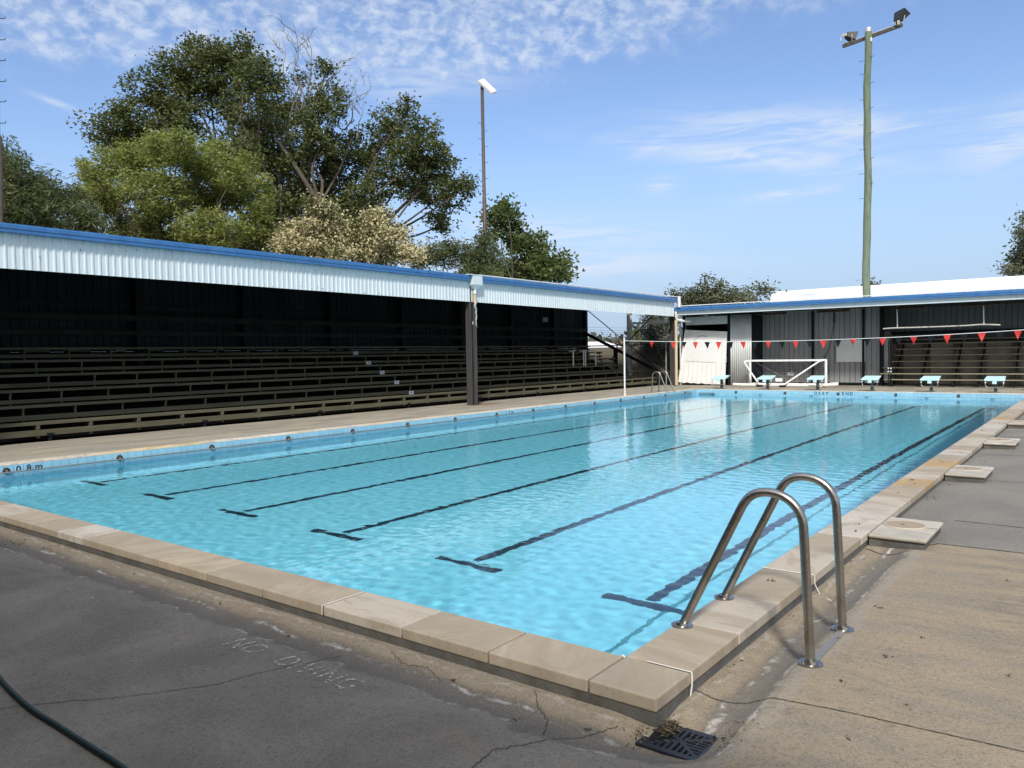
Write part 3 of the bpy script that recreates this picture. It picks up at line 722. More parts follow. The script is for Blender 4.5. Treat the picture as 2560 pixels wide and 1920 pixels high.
for x, y, n, s in ((.40, 5.75, 40, .05), (.36, 2.95, 14, .04), (.36, .40, 6, .02), (.30, -.40, 26, .022), (.36, 1.35, 5, .02), (.75, .95, 4, .02), (.40, 6.9, 30, .06), (.40, 10.5, 25, .08), (.42, 9.2, 30, .12), (-5.9, -.45, 60, .12), (-5.3, -.42, 30, .08), (.6, -.25, 30, .05), (.33, -.28, 26, .03), (.30, -.45, 14, .02)):
    for _ in range(n):
        xx_, yy_ = random.gauss(x, s), random.gauss(y, s*1.6)
        if coping_d(xx_, yy_) < .005: continue
        leaf_bits(mb, (xx_, yy_, float(deck_h(xx_, yy_))+.003), 1, 0, 0, .002, .009)
for (x, y) in ((1.02, .83), (.98, .84), (1.06, -.13), (.16, 1.62), (.15, 1.60), (.17, 5.30), (.2, 6.0), (.15, 6.25), (.21, 7.9), (.13, 8.1), (.25, 9.1), (.12, 12.5), (.17, 12.45), (.22, 14.2), (.26, 3.35), (.2, 3.6), (1.1, 1.2), (-.2, -.6), (.9, .4), (.8, 1.6), (-3.9, -.42), (-2.75, -.45), (-1.9, -.55), (-.7, -.47), (.1, -.5), (1.35, 2.6), (1.5, .9), (1.2, .3)):
    z = .003 if coping_d(x, y) < 0 else float(deck_h(x, y))+.003
    for _ in range(2): leaf_bits(mb, (x+random.gauss(0, .012), y+random.gauss(0, .012), z), 1, 0, 0, .003, .014)
for _ in range(260):
    x, y = random.uniform(-6, 2.5), random.uniform(-1.8, 5)
    if coping_d(x, y) > .02: leaf_bits(mb, (x, y, float(deck_h(x, y))+.002), 1, 0, 0, .001, random.uniform(.002, .006))
for _ in range(200):
    leaf_bits(mb, (random.uniform(-13.8, -11.2), random.uniform(0, 27), -.008), 1, 0, 0, .002, random.uniform(.006, .016))
tag(mb.build('fallen_leaves', M_LEAF), 'dead leaves and twigs scattered over the deck and coping', 'leaves', kind='stuff')
# garden hose
M_HOSE = mat('green_hose', (0.010, 0.032, 0.030), 0.5, var=0.2, vscale=20, bump=.1, bscale=300)
hp = [low(q, -.09) for q in ((-3.5, -1.55), (-3.05, -1.68), (-2.62, -1.765), (-2.17, -1.812), (-1.86, -1.815), (-1.52, -1.818), (-1.25, -1.822), (-.8, -1.86), (-.3, -2.0))]
def smooth_path(P, n=6):
    P = [Vector(p) for p in P]; out = []
    for i in range(len(P)-1):
        a, b, c, d = P[max(i-1, 0)], P[i], P[i+1], P[min(i+2, len(P)-1)]
        for k in range(n):
            u = k/n; out.append(.5*((2*b)+(c-a)*u+(2*a-5*b+4*c-d)*u*u+(3*b-a-3*c+d)*u**3))
    return out+[P[-1]]
mb = MB(); mb.tube(smooth_path([(x, y, float(deck_h(x, y))+.0115) for x, y in hp], 10), .0115, 14)
tag(mb.build('garden_hose', M_HOSE, loc=(-2, -1.8, -.09)), 'dark green garden hose lying across the grey concrete deck', 'hose')
# cover over the photographer's side: only its edge decides where the shade falls
mb = MB(); mb.box((-22, -9, 2.62), (9, -3.05, 2.74)); mb.box((-22, -3.05, 2.55), (9, -2.99, 2.78))
for x in (-20, -14, -8, 4.2, 8.6): mb.box((x, -3.3, -.12), (x+.1, -3.2, 2.62))
mb.box((-22, -9, -.2), (9, -8.9, 2.62))
struct(mb.build('verandah_roof', mat('verandah', (0.25, 0.26, 0.27), .7)))
# ================================================================== GRANDSTAND ALONG THE LEFT SIDE
def weathered(name, col, var, stain, rough=.5):
    return mat(name, col, rough, var=var, vscale=2.0, col2=stain, cmask=(.62, .85), cscale=2.6, streak=(3.5, 3.5, .45), spec=.35)
M_WHITE = weathered('white_painted_steel', (0.63, 0.70, 0.735), .06, (0.45, 0.50, 0.50))
M_BLUE = mat('blue_gutter', (0.040, 0.150, 0.37), 0.38, var=.12, vscale=4, col2=(0.055, 0.175, 0.40), cscale=3)
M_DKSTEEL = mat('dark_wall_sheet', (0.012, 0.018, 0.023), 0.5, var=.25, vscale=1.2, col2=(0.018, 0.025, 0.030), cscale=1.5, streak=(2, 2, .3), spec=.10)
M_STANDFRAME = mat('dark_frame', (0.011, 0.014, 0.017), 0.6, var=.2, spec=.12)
M_POST = mat('grey_post', (0.060, 0.058, 0.058), 0.55, var=.25, vscale=3, col2=(0.09, 0.06, 0.045), cmask=(.6, .8), streak=(4, 4, .5))
M_BENCH = mat('olive_bench', (0.098, 0.094, 0.060), 0.6, var=.22, vscale=1.5, col2=(0.128, 0.121, 0.080), cmask=(.5, .7), cscale=2.5, streak=(6, .5, 6), bump=.15, bscale=25, spec=.2)
M_ROOFW = mat('white_roof', (0.78, 0.80, 0.82), 0.45, var=.04)
M_PVC = mat('white_pipe', (0.72, 0.73, 0.72), 0.4, var=.06)
M_CREAM = mat('cream_pipe', (0.62, 0.46, 0.27), 0.5, var=.12)
M_CONC = mat('dim_concrete', (0.20, 0.185, 0.16), 0.9, var=.25, vscale=1.5)
SX, SY0, SY1, BX = -13.0, -13.0, 27.75, -18.05
stand = thing('grandstand', 'long low grandstand with white ribbed fascia, blue gutter and tiers of dark benches', 'grandstand', (-15.5, 11, 0))
fb = lambda y: 3.062-.0035*(y-2)           # fascia bottom
ft = lambda y: 3.665-.0034*(y-2)           # gutter bottom
gt = lambda y: 3.815-.0025*(y-2)           # gutter top
PROF = [(0, 0), (.10, .016), (.30, .016), (.40, 0), (.99, 0)]
def ribsheet(name, x, y0, y1, z0, z1, m, parent, pitch, off=(1, 0, 0), prof=PROF):
    mb = MB(); mb.rib((x, y0, 0), (x, y1, 0), lambda q: z0(y0+q), lambda q: z1(y0+q), prof, pitch, off)
    o = mb.build(name, m, parent); md = o.modifiers.new('t', 'SOLIDIFY'); md.thickness = .0015; return o
ribsheet('fascia', SX, SY0, SY1, fb, lambda y: ft(y)+.05, M_WHITE, stand, .130)
mb = MB()
for y in (1.15, 5.08, 9.15, 13.2, 17.1, 21.1, 25.0): MB().box((SX+.0175, y, fb(y)+.003), (SX+.0185, y+.004, ft(y))).build('sheet_lap', mat('lap_line', (.28, .32, .34), .7), stand)  # thin dark line along each sheet lap
mb = MB()
for _ in range(46):
    y = random.uniform(0, 27.5); z = random.choice([fb(y)+random.uniform(.02, .1), fb(y)+random.uniform(.05, .55)]); q = random.uniform(.003, .009); mb.box((SX+.015, y-q, z-q*1.5), (SX+.019, y+q, z+q*1.5))
tag(mb.build('rust_spots', mat('rust', (0.12, 0.045, 0.02), .8), stand), kind='stuff')
def gutter(y0, y1, name='gutter'):
    mb = MB()
    prof = [(.02, 0), (.02, .05), (.135, .05), (.135, .075), (.150, .090), (.150, .128), (.135, .140), (.135, .150), (.120, .150), (.120, .062), (.035, .062), (.035, .16), (.02, .16)]
    prof = [(.016, 0), (.13, 0), (.13, .055), (.142, .066), (.142, .128), (.130, .138), (.130, .150), (.118, .150), (.118, .012), (.030, .012), (.030, .165), (.016, .165)]
    vs0 = [(SX+p, y0, ft(y0)+q*(gt(y0)-ft(y0))/.15) for p, q in prof]; vs1 = [(SX+p, y1, ft(y1)+q*(gt(y1)-ft(y1))/.15) for p, q in prof]
    n = len(prof); mb._add(vs0+vs1, [(i, (i+1) % n, n+(i+1) % n, n+i) for i in range(n)]+[tuple(range(n))[::-1], tuple(range(n, 2*n))])
    return mb.build(name, M_BLUE, stand)
gutter(SY0, 14.13); gutter(14.62, 27.9)
mb = MB(); z = gt(14.3)
mb.box((SX+.005, 14.16, z-.27), (SX+.19, 14.59, z+.0))
a = [(SX+.005, 14.16, z-.2702), (SX+.19, 14.16, z-.2702), (SX+.19, 14.59, z-.2702), (SX+.005, 14.59, z-.2702)]; b = [(SX+.03, 14.27, z-.40), (SX+.13, 14.27, z-.40), (SX+.13, 14.43, z-.40), (SX+.03, 14.43, z-.40)]
mb._add(a+b, [(0, 1, 5, 4), (1, 2, 6, 5), (2, 3, 7, 6), (3, 0, 4, 7), (4, 5, 6, 7)])
mb.box((SX-.02, 13.98, z+.002), (SX+.20, 14.62, z+.022))
mb.build('rainhead', M_WHITE, stand)
dp = MB(); dp.cyl((SX+.085, 14.345, 3.24), .050, .165, 16); dp.build('downpipe', M_PVC, stand)
MB().cyl((SX+.085, 14.345, 2.99), .047, .25, 16).build('downpipe', M_CREAM, stand)
mb = MB(); mb.cyl((SX+.085, 14.345, 3.236), .054, .012, 16); mb.build('pipe_clamp', mat('rust', (0.12, 0.045, 0.02), .8), stand)
pl = MB()
q = [(SX+.118+random.uniform(-.008, .012), 14.345+random.gauss(0, .012)-.02*math.sin(i*.9), 2.99-.065*i) for i in range(12)]
pl.tube(q, [.032, .030, .035, .020, .028, .016, .02, .024, .012, .018, .012, .006], 7); pl.build('torn_downpipe', mat('torn_plastic', (.42, .45, .46), .5, var=.3, vscale=20), stand)
def cpost(name, y, x=SX-.055, h=3.62, m=None):
    mb = MB(); s_ = .105
    mb.box((x-s_, y-s_, -.012), (x+s_, y-s_+.016, h)); mb.box((x-s_, y+s_-.016, -.012), (x+s_, y+s_, h)); mb.box((x-s_, y-s_+.016, -.012), (x-s_+.016, y+s_-.016, h))
    mb.box((x+s_-.10, y-s_+.016, -.012), (x+s_-.084, y+s_-.016, h)); mb.box((x+s_-.02, y+.02, -.012), (x+s_+.035, y+s_, h))
    mb.box((x-.13, y-.13, -.0125), (x+.15, y+.14, .004))
    return mb.build(name, m or M_POST, stand, bevel=.002)
cpost('roof_post', 14.30); cpost('roof_post', .70)
mb = MB(); mb.box((SX-.02, 14.405, .0), (SX+.065, 14.46, .11)); mb.build('post_cleat', M_STANDFRAME, stand)
mb = MB(); mb.box((-12.985, 14.30, 2.36), (-12.975, 14.345, 2.45)); mb.build('post_notice', mat('paper_white', (.75, .75, .73), .6), stand)
# roof sheets, purlins, beams
mb = MB(); mb.rib((SX-.02, SY0, 0), (SX-.02, SY1+.4, 0), 0, 0, [(0, 0), (.15, .03), (.3, .03), (.45, 0), (.95, 0)], .20, (0, 0, 1))
vs = []
for i in range(0, len(mb.v), 2):
    x, y, z = mb.v[i]; vs += [(SX+.05, y, gt(y)-.05+[0, .02, .02, 0, 0][(i//2) % 5]), (BX-.25, y, gt(y)+.28+[0, .03, .03, 0, 0][(i//2) % 5])]
mb.v = vs; mb.build('roof', [M_ROOFW], stand).modifiers.new('t', 'SOLIDIFY').thickness = .004
mb = MB(); mb.quad((SX-.05, SY0, 3.69), (SX-.05, SY1, 3.62), (BX, SY1, 3.93), (BX, SY0, 4.0)); mb.build('added_lining', mat('dark_lining', (.020, .024, .027), .9, spec=.05), stand)  # dark sheet added to cut roof bounce and darken the upper rows
mb = MB(); mb.box((SX-.03, 14.6, gt(20)+.035), (SX+.10, 27.9, gt(20)+.062)); mb.build('roof_capping', M_ROOFW, stand)
for x in (-13.12, -14.3, -15.5, -16.7, -17.9):
    zz = 3.60+(SX-x)*.067-.10; mb = MB(); mb.box((x-.03, SY0, zz-.0), (x+.03, SY1, zz+.14)); mb.build('purlin', M_STANDFRAME, stand)
RC = [-5.8, -2.6, .55, 3.78, 6.85, 9.95, 13.1, 16.25, 19.4, 22.55, 25.7, 28.35]
for y in RC:
    MB().box((BX+.10, y-.09, -.3), (BX+.28, y+.09, 3.75)).build('rear_column', M_STANDFRAME, stand)
for y in (.70, 14.30, 27.9):
    MB().bar((SX-.18, y, 3.50), (BX+.2, y, 3.80), .10, .16).build('roof_beam', M_STANDFRAME, stand)
# back wall: ribbed dark sheet with low slots closed by panels coloured as daylight
TP = [(0, 0), (.06, .025), (.16, .025), (.22, 0), (.99, 0)]
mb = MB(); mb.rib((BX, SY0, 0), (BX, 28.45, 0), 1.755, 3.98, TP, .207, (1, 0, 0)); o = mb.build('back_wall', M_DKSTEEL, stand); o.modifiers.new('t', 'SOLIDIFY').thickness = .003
slots = [(4.15, 4.81), (5.12, 5.75), (6.13, 6.23), (6.35, 6.61), (7.12, 7.62), (8.08, 8.6), (9.07, 9.4), (10.06, 10.49), (11.06, 11.44), (12.01, 12.41)]
mb = MB(); mb.box((BX-.1, SY0, -.3), (BX, 28.45, 1.70)); y = SY0
for a, b in slots+[(28.45, 28.45)]: mb.box((BX-.06, y, 1.702), (BX-.004, a, 1.752)); y = b
mb.build('low_rear_wall', mat('black_board', (.008, .009, .010), .9, spec=.05), stand)
for i, (a, b) in enumerate(slots):
    mb = MB(); n = max(2, int((b-a)/.03)); mb.box((BX-.03, a, 1.70), (BX-.026, b, 1.754))
    for k in range(n):
        y = a+k*(b-a)/n; mb.bar((BX-.022, y, 1.702), (BX-.022, y+(b-a)/n, 1.752), .004, .003, mi=1); mb.bar((BX-.022, y+(b-a)/n, 1.702), (BX-.022, y, 1.752), .004, .003, mi=1)
    mb.build('vent_daylight', [mat('daylight_pale', (.75, .70, .52), .8) if i == 3 else mat('daylight_dim', (.30, .28, .21), .8, var=.3, vscale=9), M_STANDFRAME], stand)  # solid panels painted pale for daylight behind the wall, one brighter
for z0, z1 in ((2.84, 2.93), (2.46, 2.61), (2.10, 2.22)):
    x0 = BX+.03 if z0 > 2.8 else BX+.29
    MB().box((x0, SY0, z0), (x0+.05, 28.2, z1)).build('wall_rail', M_STANDFRAME if z0 > 2.8 else mat('dark_green_rail', (.018, .027, .022), .7, var=.2, spec=.1), stand)
# dark sloped block added under the tiers to stop light leaks
mb = MB(); ROWX = [-14.0-.68*k for k in range(6)]
ST = [.350, .640, .922, 1.220, 1.516, 1.802]; BZ = [(.095, .207), (.347, .443), (.646, .724), (.945, 1.033), (1.262, 1.338), (1.564, 1.643)]
mb.prism([(-14.35, SY0, -.3), (-14.35, SY0, -.05), (-18.0, SY0, 1.45), (-18.0, SY0, -.3)], (0, 28-SY0+0, 0)); mb.build('tier_light_block', mat('light_block_dark', (.006, .006, .006), .95, spec=.0), stand)
n_br = 0; late = MB()
BY = [2.90-.955*10+.955*i for i in range(37)]; BY = [y for y in BY if -1 < y < 27.9]
for k in range(6):
    x, zt, (z0, z1) = ROWX[k], ST[k], BZ[k]
    mb = MB(); mb.box((x-.125, SY0, zt-.056), (x+.0, 28.0, zt)); mb.box((x-.26, SY0, zt-.057), (x-.135, 28.0, zt-.001))
    seat = mb.build('bench_seat', M_BENCH, stand, bevel=.005)
    bx = x-.012 if k else x+.045
    mb = MB(); mb.box((bx-.035, SY0, z0), (bx, 28.0, z1)); board = mb.build('kick_board', M_BENCH, stand, bevel=.004)
    for i, y in enumerate(BY):
        yy_ = y+.035*k
        if yy_ > 27.9: continue
        m_ = MB() if k < 3 else late
        if k == 0:
            m_.box((x-.22, yy_-.028, zt-.13), (x+.015, yy_+.028, zt-.058)); m_.box((x-.04, yy_-.03, .05), (x-.0, yy_+.03, zt-.13))
        else:
            m_.box((x-.24, yy_-.02, zt-.10), (x-.03, yy_+.02, zt-.058)); m_.box((x-.085, yy_-.018, z0-.06), (x-.052, yy_+.018, zt-.04))
        if k < 3:
            m_.build('seat_bracket', M_BENCH, seat); n_br += 1
tag(late.build('seat_bracket', M_BENCH, stand), kind='stuff')
MB().box((BX, SY0-.1, -.3), (SX, SY0, 3.7)).build('end_wall', M_DKSTEEL, stand)
for y in [3.09+3.163*i for i in range(-3, 8)]:
    mb = MB(); mb.box((-14.03, y-.025, -.2), (-13.95, y+.025, .12)); mb.box((-14.06, y-.06, .09), (-13.93, y+.06, .135)); mb.build('footing_leg', M_STANDFRAME, stand)
MB().bar((BX+.12, 28.28, 2.46), (-14.05, 28.28, .60), .06, .135).build('end_stringer', M_STANDFRAME, stand)
for a, b in (((-17.6, 28.2, 3.45), (-13.9, 28.2, .62)), ((-14.15, 28.2, 3.15), (-16.4, 28.2, 1.15))): MB().tube([a, b], .022, 8).build('cross_brace', M_STANDFRAME, stand)
for x, z0, z1 in ((-16.2, 0, 1.6),): MB().box((x-.06, 28.2, z0), (x+.06, 28.3, z1)).build('end_post', M_STANDFRAME, stand)
# dirt and leaves under the front edge
mb = MB(); mb.box((-14.6, -13, -.16), (-13.93, 28, -.14)); struct(mb.build('ground_strip', mat('dark_soil', (.035, .028, .02), .95, var=.5, vscale=5, bump=.5)))  # strip of dark brown soil
mb = MB()
for _ in range(900): leaf_bits(mb, (random.uniform(-14.3, -13.95), random.uniform(-1, 16), -.138), 1, 0, 0, .02, random.uniform(.012, .03))
tag(mb.build('fallen_leaves', M_LEAF), 'brown leaf litter in the dark gap under the grandstand kick boards', 'leaves', kind='stuff')
# row cards, notice
M_CARD = mat('white_card', (.72, .75, .80), .6)
for k, y, z in ((1, 13.43, .37), (2, 13.50, .672), (3, 13.55, .968), (4, 13.61, 1.275), (5, 13.70, 1.59)):
    x = ROWX[k]-.012+.003; mb = MB(); mb.box((x, y-.10, z-.055), (x+.004, y+.10, z+.052)); mb.box((x+.0035, y-.025, z-.012), (x+.005, y+.03, z+.02), mi=1)
    tag(mb.build('row_card', [M_CARD, mat('card_print', (.25, .27, .3), .6)], loc=(x, y, z)), ['', 'white row card on the lowest kick board, brightest and nearest to the pool', 'white row card on the second kick board up, left of the dark roof post', 'white row card on the third kick board up, middle of the stepped line of cards', 'white row card on the fourth kick board up, dimly lit in the stand', 'dim row card on the top kick board, highest of the stepped line of cards'][k], 'sign', 'row cards climbing the stand')
mb = MB(); mb.box((BX+.335, 24.66, 2.85), (BX+.345, 25.02, 3.05)); tag(mb.build('wall_notice', mat('grey_card', (.28, .29, .30), .6), loc=(BX+.34, 24.84, 2.95)), 'small pale notice high on the dark back wall of the stand', 'sign')
# pipe stands parked on the tiers
M_GAL = mat('galvanised', (0.62, 0.64, 0.65), 0.5, 0.0, var=.15, vscale=8)
for y, lab in ((23.61, 'leftmost of the pale upright pipes standing on the far tiers'), (24.40, 'left pipe of the close pair of pale pipes standing on the far tiers'), (24.55, 'right pipe of the close pair of pale pipes standing on the far tiers'), (25.36, 'rightmost of the pale upright pipes standing on the far tiers')):
    mb = MB(); mb.tube([(-15.5, y, .925), (-15.5, y, 1.56)], .030, 10); mb.tube([(-15.6, y-.16, 1.545), (-15.5, y, 1.565), (-15.45, y+.12, 1.575)], .014, 6)
    tag(mb.build('pipe_stand', M_GAL, loc=(-15.5, y, .925)), lab, 'pipe stand', 'pale pipes on the stand')

# ================================================================== BACKSTROKE FLAGS
t_ = thing('flag_pole', 'thin white backstroke flag pole at the left pool edge', 'pole', (-11.278, 20.28, 0))
mb = MB(); mb.tube([(-11.278, 20.28, -.012), (-11.278, 20.28, 1.96)], .030, 14); mb.build('pole', M_PVC, t_)
MB().cyl((-11.278, 20.28, -.012), .05, .05, 14).build('socket', M_PVC, t_)
t_ = thing('flag_pole', 'white backstroke flag pole on the right side of the pool', 'pole', (.62, 20.28, -.1))
mb = MB(); mb.tube([(.62, 20.28, -.1), (.62, 20.28, 1.96)], .030, 14); mb.build('pole', M_PVC, t_)
FLX = [-10.642, -10.246, -9.855, -9.459, -9.076, -8.688, -8.29, -7.911, -7.517, -7.12, -6.746, -6.332, -5.917, -5.516, -5.113, -4.719, -4.314, -3.913, -3.529, -3.132, -2.722, -2.355, -1.95, -1.547, -1.153, -.756, -.354, .035]
lz = lambda x: 1.86-.135*(1-((x+5.6)/5.65)**2)*1.0
bunt = thing('bunting', 'line of red and black triangular backstroke flags across the deep end', 'bunting', (-5.3, 20.28, 1.8))
mb = MB(); mb.tube([(x, 20.28, lz(x)+.004) for x in np.linspace(-11.26, .6, 60)], .009, 6); mb.build('rope', mat('white_rope', (.8, .8, .78), .6), bunt)
M_RED = mat('red_flag', (0.62, 0.035, 0.030), .5); M_BLK = mat('black_flag', (0.012, 0.016, 0.020), .7, spec=.08)
for i, x in enumerate(FLX):
    w_, h_ = random.uniform(.084, .096), random.uniform(.215, .245); cx_ = random.gauss(0, .008); tw = random.gauss(0, .55)
    N = 6; vs = []
    for r_ in range(N+1):
        u = r_/N; hw = w_*(1-u)+.001
        for s_ in (-1, 0, 1):
            vs.append((x+s_*hw*math.cos(tw*u)+cx_*u, 20.28+s_*hw*math.sin(tw*u)+.018*u*math.sin(i*2.1+u*3)+(0.010 if s_ == 0 else 0)*math.sin(i), lz(x+s_*hw)-h_*u-.002))
    fs = []
    for r_ in range(N):
        for s_ in range(2): a = r_*3+s_; fs.append((a, a+1, a+4, a+3))
    mb = MB(); mb._add(vs, fs, smooth=True); o = mb.build('pennant', M_BLK if i % 2 == 0 else M_RED, bunt)
    if i % 2: o['label'] = 'red pennant'
    else: o['label'] = 'black pennant'
# ================================================================== STARTING BLOCKS
M_BLK_TOP = mat('pale_blue_platform', (0.50, 0.73, 0.79), 0.45, var=.08, vscale=6, bump=.2, bscale=120, col2=(.56, .75, .79), cscale=5)
M_PED = mat('grey_pedestal', (0.085, 0.12, 0.14), 0.5, var=.2, vscale=6); M_WHITEP = mat('white_plastic', (.78, .80, .80), .4, var=.05)
def block(x, y, n, label):
    t_ = thing('starting_block', label, 'starting block', (x, y, -.014), 'starting blocks at the deep end')
    mb = MB(); mb.box((x-.044, y-.05, -.014), (x+.044, y+.05, .35)); mb.box((x-.10, y-.10, -.0142), (x+.10, y+.10, .002)); mb.build('pedestal', M_PED, t_, bevel=.004)
    mb = MB()   # wedge platform sloping to the water, sides cut under
    F_, B_ = y-.36, y+.20; w_ = .285
    top = [(x-w_, F_, .415), (x+w_, F_, .415), (x+w_-.02, B_, .510), (x-w_+.02, B_, .510)]; bot = [(x-w_+.0, F_, .365), (x+w_, F_, .365), (x+w_-.10, B_, .400), (x-w_+.10, B_, .400)]
    mb._add(bot+top, [(0, 3, 2, 1), (4, 5, 6, 7), (0, 1, 5, 4), (1, 2, 6, 5), (2, 3, 7, 6), (3, 0, 4, 7)]); mb.build('platform', M_BLK_TOP, t_, bevel=.008)
    mb = MB(); mb.box((x-.06, F_-.012, .275), (x+.06, F_+.03, .364)); mb.build('number_plate', M_BLK_TOP, t_, bevel=.004)
    hy = F_+.02
    P = [(x-.235, hy+.05, .345), (x-.245, hy, .30), (x-.24, hy-.015, .22), (x-.20, hy-.02, .175), (x-.12, hy-.02, .165), (x+.12, hy-.02, .165), (x+.20, hy-.02, .175), (x+.24, hy-.015, .22), (x+.245, hy, .30), (x+.235, hy+.05, .345)]
    mb = MB(); mb.tube(smooth_path(P, 4), .0135, 10); hnd = mb.build('hand_bar', M_STEEL, t_)
    for s_ in (-1, 1):
        MB().tube([(x+s_*.245, hy-.025, .315), (x+s_*.245, hy+.03, .325)], .021, 12).build('bar_end', M_WHITEP, hnd)
    return t_
BLX = [-10.1, -8.30, -6.48, -4.66, -2.82, -.985]
lab = ['pale blue starting block in front of the leaning white door', 'pale blue starting block in front of the left end of the water polo goal', 'pale blue starting block in front of the right post of the water polo goal',
       'pale blue starting block in front of the left end of the far benches', 'pale blue starting block in front of the far benches, second from the right', 'pale blue starting block at the right, nearest the cardboard cartons']
for i in range(6): block(BLX[i], 25.86+.05*(i > 2), i+1, lab[i])
# ================================================================== CLUB SHED ACROSS THE DEEP END
EY = 27.95
M_GREYW = mat('charcoal_sheet', (0.30, 0.305, 0.308), 0.55, var=.14, vscale=1.0, col2=(0.35, 0.35, 0.345), cmask=(.5, .75), streak=(3, 3, .3))
M_BROWN = mat('brown_block', (0.38, 0.335, 0.27), .9, var=.25, vscale=1.6, bump=.3, bscale=14)
shed = thing('club_shed', 'open-fronted club shed with blue gutter, white fascia and charcoal ribbed walls', 'shed', (-4, 29.5, 0))
def xgutter(x0, x1, y, z0, z1, m, parent, name='gutter'):
    prof = [(.016, 0), (.13, 0), (.13, .055), (.142, .066), (.142, .128), (.130, .138), (.130, .150), (.118, .150), (.118, .012), (.030, .012), (.030, .165), (.016, .165)]
    n = len(prof); k = (z1-z0)/.15; mb = MB()
    mb._add([(x0, y-p, z0+q*k) for p, q in prof]+[(x1, y-p, z0+q*k) for p, q in prof], [(i, n+i, n+(i+1) % n, (i+1) % n) for i in range(n)]+[tuple(range(n)), tuple(range(n, 2*n))[::-1]])
    return mb.build(name, m, parent)
xgutter(-13.2, 9, EY, 3.195, 3.355, M_BLUE, shed)
MB().box((-12.95, EY-.012, 3.025), (9, EY+.03, 3.20)).build('fascia', M_WHITE, shed)
mb = MB(); mb.rib((-13.0, EY, 0), (9, EY, 0), 0, 0, [(0, 0), (.15, .028), (.3, .028), (.45, 0), (.95, 0)], .20, (0, 0, 1)); vs = []
for i in range(0, len(mb.v), 2):
    x = mb.v[i][0]; h = [0, .028, .028, 0, 0][(i//2) % 5]; vs += [(x, EY-.03, 3.345+h), (x, 33.6, 3.56+h)]
mb.v = vs; mb.f = [tuple(reversed(f)) for f in mb.f]; mb.build('roof', M_ROOFW, shed).modifiers.new('t', 'SOLIDIFY').thickness = .004
mb = MB(); mb.box((-12.95, EY-.08, 3.40), (9, EY-.02, 3.43)); mb.build('roof_edge', M_ROOFW, shed)
for x in (-9.93, -9.55, -6.75, -6.4, -5.7, -5.5, -3.0, -2.85, -1.0, -.85): MB().box((x, EY-.135, 3.352), (x+.02, EY-.02, 3.385)).build('gutter_strap', M_GAL, shed)
mb = MB(); mb.box((-12.9, EY+.05, 2.985), (9, EY+.20, 3.08)); mb.build('eave_beam', M_STANDFRAME, shed)
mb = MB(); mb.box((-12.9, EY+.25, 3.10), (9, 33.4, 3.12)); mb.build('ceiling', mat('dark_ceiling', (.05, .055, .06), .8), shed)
for x in (-11.03,): MB().box((x-.045, 28.90, -.014), (x+.045, 29.05, 3.02)).build('door_post', M_STANDFRAME, shed)
MB().box((-13.12, 28.86, -.014), (-13.04, 29.0, 3.02)).build('door_post', M_STANDFRAME, shed)
# header over the doorway and the pale panel beside it
mb = MB(); mb.rib((-13.03, 28.95, 0), (-11.08, 28.95, 0), 2.615, 2.965, [(0, 0), (.12, .014), (.25, .014), (.37, 0), (.97, 0)], .13, (0, -1, 0)); mb.build('door_header', M_WHITE, shed).modifiers.new('t', 'SOLIDIFY').thickness = .002
mb = MB(); N = 120; 
prof = [(k/12, .017*math.sin(2*math.pi*k/12)) for k in range(12)]
mb.rib((-10.975, 28.95, 0), (-10.05, 28.95, 0), 0.0, 2.985, prof, .0925, (0, -1, 0)); o = mb.build('pale_panel', mat('zinc_pale_sheet', (0.62, 0.64, 0.63), .5, var=.1, vscale=2), shed, smooth=True); o.modifiers.new('t', 'SOLIDIFY').thickness = .002
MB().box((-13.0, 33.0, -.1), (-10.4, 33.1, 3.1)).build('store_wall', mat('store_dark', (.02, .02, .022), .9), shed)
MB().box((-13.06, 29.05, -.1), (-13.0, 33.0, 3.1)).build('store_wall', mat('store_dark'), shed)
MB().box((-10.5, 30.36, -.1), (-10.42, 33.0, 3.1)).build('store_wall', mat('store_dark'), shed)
# recessed charcoal wall
GY = 30.3
SP = [(0, 0), (.03, -.035), (.13, -.035), (.16, 0), (.98, 0)]
mb = MB(); mb.rib((-10.56, GY, 0), (-5.30, GY, 0), .09, 3.1, SP, .2035, (0, -1, 0)); mb.build('charcoal_wall', M_GREYW, shed).modifiers.new('t', 'SOLIDIFY').thickness = .003
MB().box((-10.5, GY+.005, -.1), (-5.2, GY+.09, .085)).build('plinth', M_STANDFRAME, shed)
MB().box((-10.35, GY-.035, .02), (-5.1, GY-.002, .075)).build('base_rail', M_STANDFRAME, shed)
MB().box((-10.2, 28.97, -.05), (-10.05, GY, 3.1)).build('return_wall', M_DKSTEEL, shed)
for x in (-7.93, -5.95): MB().box((x-.045, GY-.09, -.014), (x+.045, GY-.026, 3.05)).build('wall_post', M_STANDFRAME, shed)
MB().box((-5.33, GY-.16, -.014), (-5.22, GY+.1, 3.1)).build('wall_post', M_STANDFRAME, shed)
mb = MB(); mb.rib((-5.24, GY+.02, 0), (-5.0, GY+.02, 0), .09, 1.85, SP, .2035, (0, -1, 0)); mb.build('charcoal_wall', M_GREYW, shed)
